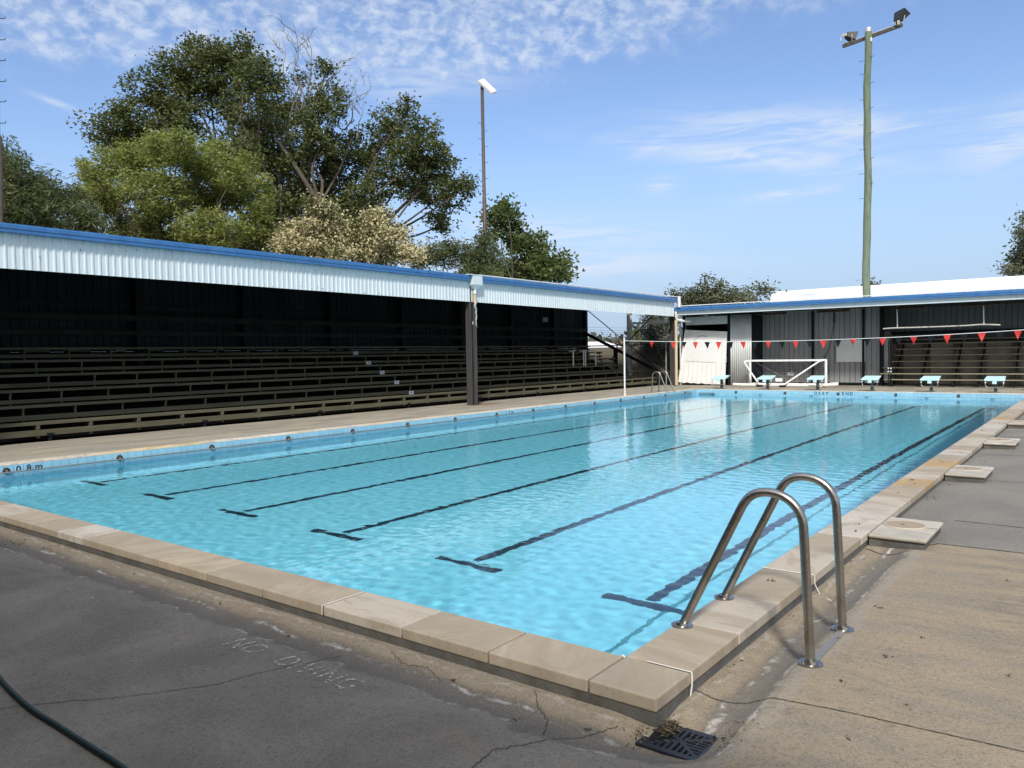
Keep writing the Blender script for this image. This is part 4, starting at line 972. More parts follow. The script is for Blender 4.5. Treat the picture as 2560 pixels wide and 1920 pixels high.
# right half: upper charcoal wall, lower blockwork with piers
mb = MB(); mb.rib((-6.6, 32.2, 0), (9, 32.2, 0), 2.12, 3.1, SP, .2035, (0, -1, 0)); mb.build('upper_wall', mat('slate_sheet', (.13, .15, .165), .55, var=.15, streak=(3, 3, .3)), shed)
MB().box((-5.3, 32.05, 2.03), (9, 32.17, 2.13)).build('wall_rail', M_STANDFRAME, shed)
MB().box((-6.6, 32.30, -.1), (9, 32.5, 2.12)).build('block_wall', M_BROWN, shed)
mb = MB(); mb.box((-5.3, 32.28, 1.62), (9, 32.3, 2.1)); mb.build('dark_band', mat('band_brown', (.08, .075, .07), .8), shed)
for x in (-4.98, -4.0, -2.92, -2.05, -.95, .1, 1.2): MB().box((x-.11, 32.02, -.1), (x+.11, 32.28, 1.62)).build('wall_pier', mat('pier_brown', (.17, .15, .12), .9, var=.3, vscale=4), shed)
# floor inside, slightly raised threshold of dirt
MB().box((-13, 29.2, -.3), (9, 33.2, -.02)).build('shed_floor', mat('shed_concrete', (.22, .19, .15), .9, var=.25, vscale=1.2, col2=(.12, .10, .08), cscale=1.5), shed)
# tiered benches in the shed
ble = thing('tiered_bench', 'tiers of thin olive plank benches inside the open right half of the shed', 'bleacher', (-2, 30.5, 0))
RZ = [.262, .478, .708, .944, 1.180, 1.423, 1.645, 1.80]; RX = [-5.03, -5.26, -5.33, -5.0, -4.95, -5.0, -4.9, -4.85]
for k in range(8):
    y = 29.5+.33*k
    MB().box((RX[k], y, RZ[k]-.038), (9, y+.24, RZ[k])).build('bench_seat', mat('light_olive_bench', (.27, .245, .165), .6, var=.18, vscale=2, streak=(.5, 6, 6)), ble, bevel=.004)  # lighter olive than the grandstand benches
for x in (-4.75, -3.80, -2.68, -1.90, -.79, .2, 1.3):
    mb = MB(); mb.bar((x, 29.60, .03), (x, 29.60+.33*7, RZ[7]-.06), .05, .14)
    for k in range(0, 8): mb.box((x-.026, 29.52+.33*k, max(RZ[k]-.17, -.02) if k else -.02), (x+.026, 29.60+.33*k, RZ[k]-.039))
    mb.build('bench_support', M_STANDFRAME, ble)
for x in (-4.86, -4.78): MB().tube([(x, 29.45, -.02), (x, 29.45, 1.75)], .018, 8).build('conduit', M_STANDFRAME, ble)
mb = MB()
for x in (-4.86, -4.77):
    for z in (.56, .685): mb.box((x-.022, 29.42, z-.03), (x+.022, 29.435, z+.03))
mb.build('reflector', M_PVC, ble)
# leaning broken door
M_DOOR = mat('white_door', (0.80, 0.80, 0.78), .5, var=.05, vscale=2, col2=(.62, .60, .50), cmask=(.62, .85), cscale=1.6)
t_ = thing('white_door', 'white ribbed door hanging crooked and scuffed in the shed doorway', 'door', (-12.1, 28.8, 0))
c00, c10, c11, c01 = Vector((-13.25, 28.62, .105)), Vector((-11.16, 28.80, .0)), Vector((-11.08, 28.88, 2.28)), Vector((-13.03, 28.88, 2.415))
def dpt(u, v, off=0):
    p = c00.lerp(c10, u).lerp(c01.lerp(c11, u), v); n = (c10-c00).cross(c01-c00).normalized(); return p+n*off
mb = MB(); N = 10; vs = []; fs = []
us = []
for i in range(N):
    for tt, d in ((0, 0), (.10, .018), (.22, .018), (.32, 0)): us.append(((i+tt)/N, d))
us.append((1, 0))
for u, d in us: vs += [dpt(u, .008*math.sin(u*40), d), dpt(u, 1, d)]
fs = [(2*i, 2*i+2, 2*i+3, 2*i+1) for i in range(len(us)-1)]; mb._add(vs, fs); o = mb.build('sheet', M_DOOR, t_); o.modifiers.new('t', 'SOLIDIFY').thickness = .003
mb = MB(); mb._add([dpt(.10+.68*i, j, k) for i, j, k in ((0, .41, .024), (1, .41, .024), (1, .965, .024), (0, .965, .024))], [(0, 1, 2, 3)]); o = mb.build('board', mat('whiteboard_white', (.80, .81, .80), .35, var=.04, col2=(.6, .63, .66), cmask=(.55, .8), cscale=3), t_); md = o.modifiers.new('t', 'SOLIDIFY'); md.thickness = .006
mb = MB()
def stroke(P): mb.tube([dpt(*p, .0285) for p in P], .0055, 4, flat=1)
for i in range(15):                                       # faint smeared marker lettering set in an arc
    a = math.radians(158-i*9.6); u, v = .455+.215*math.cos(a), .70+.20*math.sin(a); s_ = .020
    for _ in range(random.choice([1, 2, 2, 3])):
        if random.random() < .2: continue
        d = random.uniform(-.6, 3.1); du, dv = s_*math.cos(d), s_*1.1*math.sin(d); o_ = random.gauss(0, .010), random.gauss(0, .008)
        stroke([(u-du+o_[0], v-dv+o_[1]), (u+o_[0]*.3, v+random.gauss(0, .006)), (u+du+o_[0], v+dv+o_[1])])
for i in range(26):
    u, v = random.uniform(.22, .70), random.uniform(.50, .76); d = random.uniform(0, 6.28); stroke([(u, v), (u+.012*math.cos(d), v+.008*math.sin(d))])
mb.build('marker_scrawl', mat('faded_marker', (.30, .33, .36), .6), t_)
mb = MB()
for _ in range(14): p = dpt(1.0, random.uniform(.42, .52), random.uniform(0, .03)); mb.box(p-Vector((.03, .012, .02)), p+Vector((.02, .012, .03)))
mb.build('torn_edge', M_DOOR, t_)
# loose grey board on the charcoal wall
mb = MB(); mb.box((-6.985, GY-.062, .925), (-5.885, GY-.035, 1.82)); tag(mb.build('pin_board', mat('grey_board', (.78, .78, .76), .6, var=.08, vscale=2), bevel=.003, loc=(-6.4, GY-.04, 1.37)), 'pale grey rectangular board fixed to the charcoal wall above the goal', 'board')
# black straps hanging by the goal
mb = MB(); mb.tube(smooth_path([(-6.66, 28.7, 2.95), (-6.68, 28.7, 2.72), (-6.62, 28.68, 2.62), (-6.66, 28.7, 2.50), (-6.68, 28.7, 2.30), (-6.72, 28.6, 2.0), (-6.74, 28.55, 1.78), (-6.82, 28.5, 1.45), (-6.92, 28.45, 1.2), (-6.98, 28.42, 1.05)]), .022, 8, flat=1.3)
mb.tube(smooth_path([(-6.70, 28.7, 2.9), (-6.62, 28.69, 2.75), (-6.70, 28.69, 2.58), (-6.62, 28.69, 2.48)]), .022, 8)
M_STRAP = mat('black_strap', (.010, .010, .012), .6)
tag(mb.build('hanging_strap', M_STRAP, loc=(-6.7, 28.7, 2)), 'looped black strap hanging from the eave down to the right corner of the goal', 'strap')
mb = MB(); mb.tube([(-6.62, 28.6, 1.55), (-6.635, 28.6, .90)], .020, 8); tag(mb.build('hanging_strap', M_STRAP, loc=(-6.62, 28.6, 1.5)), 'short black strap dangling in front of the left edge of the grey pin board', 'strap')
# shaded strip heaters under the eave
M_RUST = mat('rusty_reflector', (.075, .050, .032), .7, var=.35, vscale=5)
for i, (x0, x1, lb) in enumerate(((-9.6, -8.4, 'brown strip reflector under the eave left of the black strap'), (-7.22, -6.0, 'brown strip reflector under the eave right above the black strap'), (-4.6, -3.38, 'brown strip reflector under the eave above the left end of the white hanging rack'), (-2.3, -1.08, 'brown strip reflector under the eave above the right end of the white hanging rack'))):
    t_ = thing('strip_light', lb, 'light', ((x0+x1)/2, 28.35, 2.9), 'strip reflectors under the shed eave')
    mb = MB(); y, z = 28.35, 2.955
    mb.prism([(x0, y-.10, z-.06), (x0, y-.03, z+.02), (x0, y+.03, z+.02), (x0, y+.10, z-.06), (x0, y+.09, z-.06), (x0, y+.025, z+.01), (x0, y-.025, z+.01), (x0, y-.09, z-.06)], (x1-x0, 0, 0)); mb.build('reflector', M_RUST, t_)
    MB().box((x0+.03, y-.012, z-.045), (x1-.03, y+.012, z-.02)).build('lamp_tube', mat('old_tube', (.25, .22, .18), .4), t_)
    for x in (x0+.15, x1-.15): MB().box((x-.01, y-.01, z+.02), (x+.01, y+.01, 3.1)).build('hanger', M_STANDFRAME, t_)
t_ = thing('hanging_rack', 'peeling white rack bar hung on two rods under the shed eave', 'rack', (-3, 28.6, 2.5))
for x in (-4.38, -1.61): MB().bar((x, 28.6, 2.21), (x-.02, 28.6, 3.08), .04, .03).build('rod', M_WHITE, t_)
P = smooth_path([(-4.87, 28.6, 2.19), (-4.55, 28.6, 2.205), (-4.25, 28.6, 2.205), (-3.2, 28.6, 2.205), (-2.2, 28.6, 2.215), (-1.75, 28.6, 2.235), (-1.45, 28.6, 2.225), (-1.12, 28.6, 2.20)], 4)
MB().tube(P, .026, 8, flat=1.3).build('bar', mat('peeling_white', (.55, .53, .48), .7, var=.2, vscale=8, col2=(.25, .17, .10), cmask=(.55, .65), cscale=6), t_)
# cartons at the right
M_CARTON = mat('carton', (.42, .27, .15), .8, var=.1, vscale=4)
mb = MB(); mb.box((-.135, 27.3, -.014), (.4, 27.8, .20)); tag(mb.build('carton', M_CARTON, bevel=.006, loc=(.1, 27.5, 0)), 'brown carton on the deck at the right edge, lower of two', 'carton', 'cartons by the far benches')
mb = MB(); mb.box((-.12, 27.32, .24), (.4, 27.78, .62)); mb.box((-.10, 27.34, .2005), (.4, 27.76, .2395)); tag(mb.build('carton', M_CARTON, bevel=.006, loc=(.1, 27.5, .3)), 'brown carton stacked on another at the right edge, upper of two', 'carton', 'cartons by the far benches')
# downpipe at the inner corner
t_ = thing('downpipe', 'white and cream downpipe at the corner where stand and shed meet', 'pipe', (-13.0, 27.9, 0))
mb = MB(); mb.cyl((-12.77, 27.78, 3.36), .07, .46, 14); mb.build('upper_pipe', M_PVC, t_)
mb = MB(); mb.tube(smooth_path([(-12.97, 27.86, 3.19), (-12.97, 27.88, 3.0), (-12.96, 27.92, 2.88), (-12.85, 28.05, 2.80), (-12.55, 28.4, 2.76)], 4), .055, 12); mb.build('bent_pipe', M_PVC, t_)
mb = MB(); mb.cyl((-12.985, 27.9, .02), .062, 2.80, 14); mb.build('lower_pipe', mat('cream_faded', (.62, .50, .33), .5, var=.1), t_)
MB().box((-13.43, 28.2, -.014), (-13.24, 28.38, 3.1)).build('corner_post', mat('grey_post'), shed)
MB().tube([(-13.16, 28.7, .0), (-13.16, 28.7, 2.7)], .035, 10).build('side_pipe', M_GAL, shed)

# ================================================================== WATER POLO GOAL
goal = thing('polo_goal', 'white floating water polo goal with dark net and two diagonal braces', 'goal', (-8.4, 28.4, 0))
gy = 28.35; M_GW = mat('goal_white', (.80, .81, .80), .4, var=.05, vscale=4)
MB().bar((-9.98, gy, 1.035), (-6.86, gy, 1.035), .075, .075).build('crossbar', M_GW, goal)
for x in (-9.90, -6.885): MB().bar((x, gy, .09), (x, gy, 1.07), .075, .075).build('goal_post', M_GW, goal)
for p0, p1, p2, p3 in (((-9.95, gy-.02, 1.02), (-10.06, gy-.10, 1.0), (-10.02, gy-.16, .88), (-9.30, gy-.55, .06)), ((-6.93, gy-.02, 1.04), (-7.10, gy-.08, .985), (-7.22, gy-.10, .91), (-8.36, gy-.50, .07))):
    MB().tube(smooth_path([p0, p1, p2, p3], 6), .034, 12).build('brace', M_GW, goal)
for x in (-9.32, -8.40): MB().box((x-.10, gy-.62, -.012), (x+.10, gy-.40, .055)).build('brace_foot', M_STANDFRAME, goal)
mb = MB(); P = [(-10.5, gy-.28, .055), (-9.6, gy-.34, .045), (-8.4, gy-.34, .05), (-7.2, gy-.34, .06), (-6.42, gy-.25, .085)]
mb.tube(smooth_path(P, 6), .068, 14); mb.build('front_float', mat('scuffed_float', (.76, .74, .70), .6, var=.08, vscale=3, col2=(.25, .22, .18), cmask=(.66, .74), cscale=5), goal)
mb = MB(); mb.tube([(-6.9, gy-.6, .06), (-6.86, gy+.3, .07)], .055, 12); mb.tube([(-6.66, gy-.3, .09), (-6.36, gy-.22, .11)], .075, 14); mb.build('side_float', mat('scuffed_float'), goal)
MB().tube([(-10.0, gy+.15, .07), (-6.5, gy+.25, .07)], .05, 12).build('rear_float', mat('scuffed_float'), goal)
M_NET = mat('black_net', (.010, .011, .013), .8)
mb = MB(); NX, NZ = 40, 14
def netp(i, j):
    u, v = i/NX, j/NZ; sag = .055*math.sin(math.pi*u)*(v)*(1-v)*4*(.6+.4*math.sin(u*5+v*3))
    return Vector((-9.86+2.94*u+.02*math.sin(v*7+i), gy+.04+.55*(1-v)*.9+.03*math.sin(i*1.3+j), 1.0-.93*(1-v)-sag-.012*math.sin(i*2.2)))
for j in range(NZ+1): mb.tube([netp(i, j) for i in range(NX+1)], .0068, 4, caps=False)
for i in range(NX+1): mb.tube([netp(i, j) for j in range(NZ+1)], .0068, 4, caps=False)
for k, x in ((0, -9.88), (1, -6.90)):
    for j in range(NZ+1):
        a = netp(0 if k == 0 else NX, j); mb.tube([a, (x, gy+.03, a.z)], .005, 4, caps=False)
    for q in range(5): mb.tube([(x+random.gauss(0, .02), gy+.05+.1*q, 1.0-.93*(q/5)*1.0*(z/9)) for z in range(10)], .007, 4, caps=False)
for i in range(NX): 
    mb.tube([netp(i, NZ), netp(i, NZ)+Vector((.05, -.03, .045)), netp(i+1, NZ)], .006, 4, caps=False)
mb.build('net', M_NET, goal)
for x in (-8.85, -8.26, -7.66): MB().box((x-.03, gy-.043, .985), (x+.03, gy+.043, 1.0)).build('net_tie', M_NET, goal)
MB().tube([(-9.65, gy+.10, .95), (-8.62, gy+.45, .32)], .013, 8).build('rear_brace', M_GAL, goal); MB().tube([(-6.98, gy+.10, .82), (-7.35, gy+.4, .55)], .013, 8).build('rear_brace', M_GAL, goal)
MB().box((-8.70, gy-.45, .20), (-8.42, gy-.44, .34)).build('sponsor_board', M_WHITEP, goal); MB().box((-8.46, gy+.30, .42), (-8.20, gy+.31, .56)).build('label_board', mat('dim_board', (.35, .36, .37), .6), goal)
# ================================================================== LIGHT POLES
CR = cam_rot().to_3x3()
def at(u, v, dist):
    """world point seen at full-picture pixel (u, v) of 2212 x 1659, at a horizontal distance from the camera: used to survey where things stand"""
    k = 2560/2212; d = CR @ Vector(((u*k-1280)/1953.85, -(v*k-960)/1953.85, -1)); return CAMP+d*(dist/math.hypot(d.x, d.y))
M_TIMBER = mat('green_timber', (0.125, 0.170, 0.115), .85, var=.28, vscale=6, col2=(.17, .20, .14), cmask=(.45, .6), cscale=4, streak=(5, 5, .35), bump=.5, bscale=12)
M_ARM = mat('weathered_arm', (.10, .085, .07), .8, var=.3, vscale=6)
t_ = thing('floodlight_pole', 'tall greenish timber pole with crossarm behind the white shed roof', 'light pole', (-6.62, 33.75, -.3))
n = 26; P = []; Rr = []
for i in range(n+1):
    z = -.3+15.6*i/n; P.append((-6.64+.05*z/15+.025*math.sin(z*.9)+.012*math.sin(z*2.3), 33.75+.01*math.sin(z), z)); Rr.append(.172-.030*z/15.3+.006*math.sin(z*3.1))
P += [(P[-1][0], 33.75, 15.36), (P[-1][0], 33.75, 15.39)]; Rr += [.10, .02]
MB().tube(P, Rr, 16).build('pole', M_TIMBER, t_)
MB().bar((-7.76, 34.30, 15.06), (-5.18, 33.46, 15.06), .11, .13).build('crossarm', M_ARM, t_)
MB().tube([(-7.72, 34.26, 15.145), (-6.8, 33.98, 15.15), (-6.5, 33.87, 15.15), (-5.3, 33.48, 15.145)], .016, 6).build('cable', M_PVC, t_)
MB().box((-6.46, 33.62, 14.75), (-6.41, 33.70, 14.92)).build('junction_box', M_PVC, t_)
MB().cyl((P[-1][0], 33.75, 15.22), .146, .17, 16, r2=.12).build('pole_cap', mat('zinc_cap', (.6, .6, .58), .4, .4), t_)
for i, z in enumerate((14.0, 13.43, 12.33, 11.25, 10.18, 9.12, 8.05)): MB().tube([(-6.72, 33.68, z), (-6.90, 33.62, z-.015), (-6.905, 33.62, z+.03)], .0085, 6).build('step_peg', M_STANDFRAME, t_)
for i, z in enumerate((14.09, 12.98, 11.9, 10.83, 9.73, 8.65)): MB().tube([(-6.52, 33.68, z), (-6.34, 33.62, z+.01), (-6.335, 33.62, z+.06)], .0085, 6).build('step_peg', M_STANDFRAME, t_)
M_LAMPH = mat('black_housing', (.018, .021, .024), .5, var=.3, vscale=8); M_LENS = mat('lens_glass', (.5, .52, .52), .1)
def flood(base, aim, s, label):
    f = Vector(aim).normalized(); up = Vector((0, 0, 1)); r = f.cross(up).normalized(); u = r.cross(f); c = Vector(base)+Vector((0, 0, .30*s))
    t_ = thing('floodlight', label, 'floodlight', base, 'floodlights on the timber pole')
    def pt(a, b, d): return c+r*a*s+u*b*s+f*d*s
    secs = [(-.26, .10, .07), (-.22, .17, .11), (-.02, .23, .155), (.20, .29, .20), (.23, .30, .21)]; vs = []
    for d, a, b in secs: vs += [pt(-a, -b, d), pt(a, -b, d), pt(a, b, d), pt(-a, b, d)]
    fs = [(0, 3, 2, 1)]
    for i in range(len(secs)-1):
        for k in range(4): fs.append((4*i+k, 4*i+(k+1) % 4, 4*i+4+(k+1) % 4, 4*i+4+k))
    fs.append((16, 17, 18, 19)); mb = MB(); mb._add(vs, fs); mb.build('housing', M_LAMPH, t_, bevel=.008)
    mb = MB(); mb._add([pt(-.26, -.17, .236), pt(.26, -.17, .236), pt(.26, .17, .236), pt(-.26, .17, .236)], [(0, 1, 2, 3)]); mb.build('lens', M_LENS, t_)
    MB().tube([Vector(base)+r*.0, Vector(base)+r*.20*s+Vector((0, 0, .02)), pt(.27, 0, -.02)], .017, 6).build('yoke', M_PVC, t_)
    MB().tube([Vector(base), Vector(base)-r*.20*s+Vector((0, 0, .02)), pt(-.27, 0, -.02)], .017, 6).build('yoke', M_PVC, t_)
    b = MB(); b.box(pt(-.02, -.12, -.36), pt(.16, .05, -.26)); b.build('gear_box', mat('beige_box', (.45, .42, .33), .5), t_)
    MB().tube(smooth_path([pt(.0, .06, -.30), pt(-.2, .08, -.38), pt(-.28, -.1, -.36), pt(-.2, -.30, -.25), Vector(base)], 4), .013, 6).build('lead', M_PVC, t_)
flood((-7.42, 34.19, 15.12), (.72, .5, -.28), .88, 'boxy black floodlight on the lower left end of the timber pole crossarm')
flood((-5.26, 33.48, 15.12), (.30, .42, .80), .95, 'black floodlight tilted up on the right end of the timber pole crossarm')
# steel pole behind the grandstand
M_SPOLE = mat('rusty_brown_pole', (.085, .065, .055), .6, .2, var=.25, vscale=6)
def peg(mb, p, d, l=.20): d = Vector(d); mb.tube([p, Vector(p)+d*l, Vector(p)+d*(l+.012)+Vector((0, 0, .055))], .0105, 6)
b0, b1 = at(1051.2, 690, 33), at(1041.3, 182, 33); b1.x, b1.y = b0.x+(b1-b0).x, b0.y+(b1-b0).y
foot = b0+(b0-b1).normalized()*(b0.z+.3)
t_ = thing('light_pole', 'slim brown steel pole with step pegs and a flat white lamp behind the stand', 'light pole', foot)
MB().tube([foot, b0.lerp(b1, .52), b0.lerp(b1, .522), b1], [.092, .082, .070, .066], 14).build('pole', M_SPOLE, t_)
dr = (CR @ Vector((1, 0, 0)))
for i in range(17):
    p = b0.lerp(b1, .30+.57*i/17); s_ = 1 if i % 2 else -1
    m_ = MB(); peg(m_, p, dr*s_, .17); m_.build('step_peg', M_SPOLE, t_)
hd = b1+Vector((0, 0, .05)); f = (dr*.78+Vector((0, 0, -.74))).normalized(); sd_ = f.cross(Vector((0, 0, 1))).normalized(); sd_ = Matrix.Rotation(.62, 3, f) @ sd_; uu = sd_.cross(f)
mb = MB(); q = [hd+f*a+sd_*b for a, b in ((-.12, -.26), (.64, -.24), (.64, .24), (-.12, .26))]; mb.prism(q, uu*.10); mb.build('lamp_panel', M_PVC, t_, bevel=.01)
mb = MB(); q = [hd+f*a+sd_*b-uu*.004 for a, b in ((-.06, -.22), (.58, -.2), (.58, .2), (-.06, .22))]; mb.prism(q, -uu*.02); mb.build('lens', mat('lens_white', (.75, .77, .78), .2), t_)
MB().tube([b1-Vector((0, 0, .1)), b1+Vector((0, 0, .02)), hd+f*.12], .04, 8).build('bracket', M_SPOLE, t_)
# pole cut by the left edge of the picture
p0, p1 = at(-1.5, 480, 26), at(-3.6, 296, 26); foot = p0+(p0-p1).normalized()*(p0.z+.3); top = p1+(p1-p0).normalized()*6.5
t_ = thing('light_pole', 'dark pole with hooked step pegs cut off by the left edge of the picture', 'light pole', foot)
MB().tube([foot, p1, p1+(p1-p0)*.01, top], [.105, .098, .045, .035], 12).build('pole', M_SPOLE, t_)
for v in (40, 86, 131, 176, 220, 266, 320):
    p = at(-3.6-1.2*(296-v)/200, v, 26); mb = MB(); peg(mb, p, dr, .20); mb.build('step_peg', M_STANDFRAME, t_)

# ================================================================== WHITE HALL BEHIND THE SHED
hall = thing('white_hall', 'broad white roofed hall standing behind the club shed', 'building', (0, 44, -.3))
MB().box((-12.9, 40.9, -.3), (24, 46.9, 4.0)).build('wall', M_WHITE, hall)
mb = MB(); mb._add([(-13.25, 40.5, 4.08), (26, 40.5, 4.17), (26, 44, 5.03), (-14.35, 44, 4.90), (-15.4, 47.5, 4.08), (26, 47.5, 4.17)], [(0, 1, 2, 3), (3, 2, 5, 4)]); o = mb.build('roof', M_ROOFW, hall); o.modifiers.new('t', 'SOLIDIFY').thickness = .05
mb = MB(); mb.tube([(-14.4, 44, 4.93), (26, 44, 5.06)], .05, 6); mb.build('ridge_cap', M_ROOFW, hall)

# ================================================================== END FENCE AND WHAT LIES BEHIND IT
M_WIRE = mat('dark_wire', (.055, .055, .05), .6, .4)
fen = thing('chain_fence', 'chain link fence closing the gap between the grandstand and the shed', 'fence', (-15.7, 28.75, 0))
mb = MB(); x0, x1, zt = -18.0, -13.45, 1.80; st = .078
for k in range(int((x1-x0+zt)/st)+1):
    a = x0-zt+k*st
    for sgn in (1, -1):
        pts = []
        for z in (0.0, zt):
            x = a+z if sgn > 0 else a+zt-z; pts.append((x, z))
        (xa, za), (xb, zb) = pts
        def cl(xa, za, xb, zb):
            if xa == xb: return None
            t0, t1 = sorted(((x0-xa)/(xb-xa), (x1-xa)/(xb-xa))); t0, t1 = max(0, t0), min(1, t1)
            return None if t0 >= t1 else ((xa+(xb-xa)*t0, za+(zb-za)*t0), (xa+(xb-xa)*t1, za+(zb-za)*t1))
        c_ = cl(xa, za, xb, zb)
        if c_: mb.tube([(c_[0][0], 28.75+.004*sgn, c_[0][1]), (c_[1][0], 28.75+.004*sgn, c_[1][1])], .0042, 3, caps=False)
mb.build('wire_mesh', M_WIRE, fen)
for x in (-16.4, -13.9): MB().tube([(x, 28.79, -.1), (x, 28.79, 1.85)], .03, 8).build('post', M_GAL if x > -15 else M_STANDFRAME, fen)
MB().tube([(x0, 28.79, 1.80), (x1, 28.79, 1.80)], .02, 8).build('top_rail', M_STANDFRAME, fen)
mb = MB(); mb.box((-21, 30.6, -.3), (-14.9, 30.8, 1.72)); tag(mb.build('retaining_wall', mat('brown_wall', (.24, .21, .16), .9, var=.2, vscale=1.2), loc=(-18, 30.7, 0)), 'plain brown wall seen through the chain link fence', 'wall')
gf = thing('picket_fence', 'black steel picket fence behind the chain link fence near the downpipe', 'fence', (-14.2, 30.2, 0))
for k in range(13): MB().box((-14.95+.13*k, 30.18, -.2), (-14.92+.13*k, 30.21, 1.35)).build('picket', M_STANDFRAME, gf)
for z in (.15, 1.22): MB().box((-15.0, 30.212, z), (-13.3, 30.235, z+.04)).build('rail', M_STANDFRAME, gf)
M_OLDW = mat('old_timber', (.22, .185, .13), .9, var=.35, vscale=5)
for i in range(7):
    a = Vector((-14.75+.10*i, 29.1+.05*i, .95-.06*i)); b = Vector((-13.62+.06*i, 29.15, .05+.03*i)); mb = MB(); mb.bar(a, b, .10, .045)
    tag(mb.build('timber_plank', M_OLDW, loc=tuple(a)), 'weathered plank in the sloping heap behind the chain link fence', 'plank', 'planks behind the chain fence')
def grass_clump(c, n, h, name, label, m, cat='plant'):
    mb = MB()
    for _ in range(n):
        a = random.uniform(0, 6.28); l = h*random.uniform(.5, 1.1); o_ = random.uniform(.2, .8); d = Vector((math.cos(a), math.sin(a), 0)); s_ = Vector((-d.y, d.x, 0))*.009; b = Vector(c)+d*.05
        mb.quad(b-s_, b+s_, b+d*l*o_*.5+s_*.7+Vector((0, 0, l*.7)), b+d*l*o_*.5-s_*.7+Vector((0, 0, l*.7))); mb.quad(b+d*l*o_*.5-s_*.7+Vector((0, 0, l*.7)), b+d*l*o_*.5+s_*.7+Vector((0, 0, l*.7)), b+d*l*o_+Vector((0, 0, l*.75)))
    return tag(mb.build(name, m, loc=c), label, cat)
M_BLADE = mat('grass_blade', (.10, .13, .045), .7, var=.3, vscale=4)
grass_clump((-14.25, 28.55, .25), 90, .55, 'grass_clump', 'yellow green strappy plant at the far end of the grandstand benches', M_BLADE)
t_ = thing('steel_frame', 'bare galvanised column and beam standing behind the chain link fence', 'frame', (-15.5, 29.6, 0))
mb = MB(); c = at(1359.5, 700, 36.6); x, y = c.x, c.y
mb.box((x-.085, y-.10, -.3), (x+.085, y-.088, 3.6)); mb.box((x-.085, y+.088, -.3), (x+.085, y+.10, 3.6)); mb.box((x-.008, y-.088, -.3), (x+.008, y+.088, 3.6)); mb.build('column', M_GAL, t_)
MB().box((x+.11, y-.05, 2.74), (x+2.4, y+.05, 2.84)).build('beam', M_GAL, t_)
MB().box((x+.05, y-.06, 3.35), (x+.9, y+.06, 3.6)).build('rafter', M_STANDFRAME, t_)

# ================================================================== TREES
def leaf_mat(name, cols, trans=.35, rough=.55):
    M = bpy.data.materials.new(name); M.use_nodes = True; t = NT(M.node_tree)
    at_ = t.n('ShaderNodeAttribute', attribute_name='rnd').outputs['Fac']; r = t.n('ShaderNodeValToRGB', {0: at_}); el = r.color_ramp.elements
    while len(el) < len(cols): el.new(.5)
    for i, (p, c) in enumerate(cols): el[i].position = p; el[i].color = (*c, 1)
    b = t.n('ShaderNodeBsdfPrincipled', {'Base Color': r.outputs[0], 'Roughness': rough, 'Specular IOR Level': .35})
    tr = t.n('ShaderNodeBsdfTranslucent', {'Color': t.n('ShaderNodeVectorMath', {0: r.outputs[0], 1: (1.1, 1.3, .6)}, operation='MULTIPLY').outputs[0]})
    t.n('ShaderNodeOutputMaterial', {'Surface': t.n('ShaderNodeMixShader', {0: trans, 1: b, 2: tr})}); return M
M_BARK = mat('grey_bark', (.105, .088, .07), .9, var=.35, vscale=5, streak=(4, 4, .8), bump=.5, bscale=20)
M_BARKD = mat('pale_dead_wood', (.20, .185, .16), .85, var=.25, vscale=6)
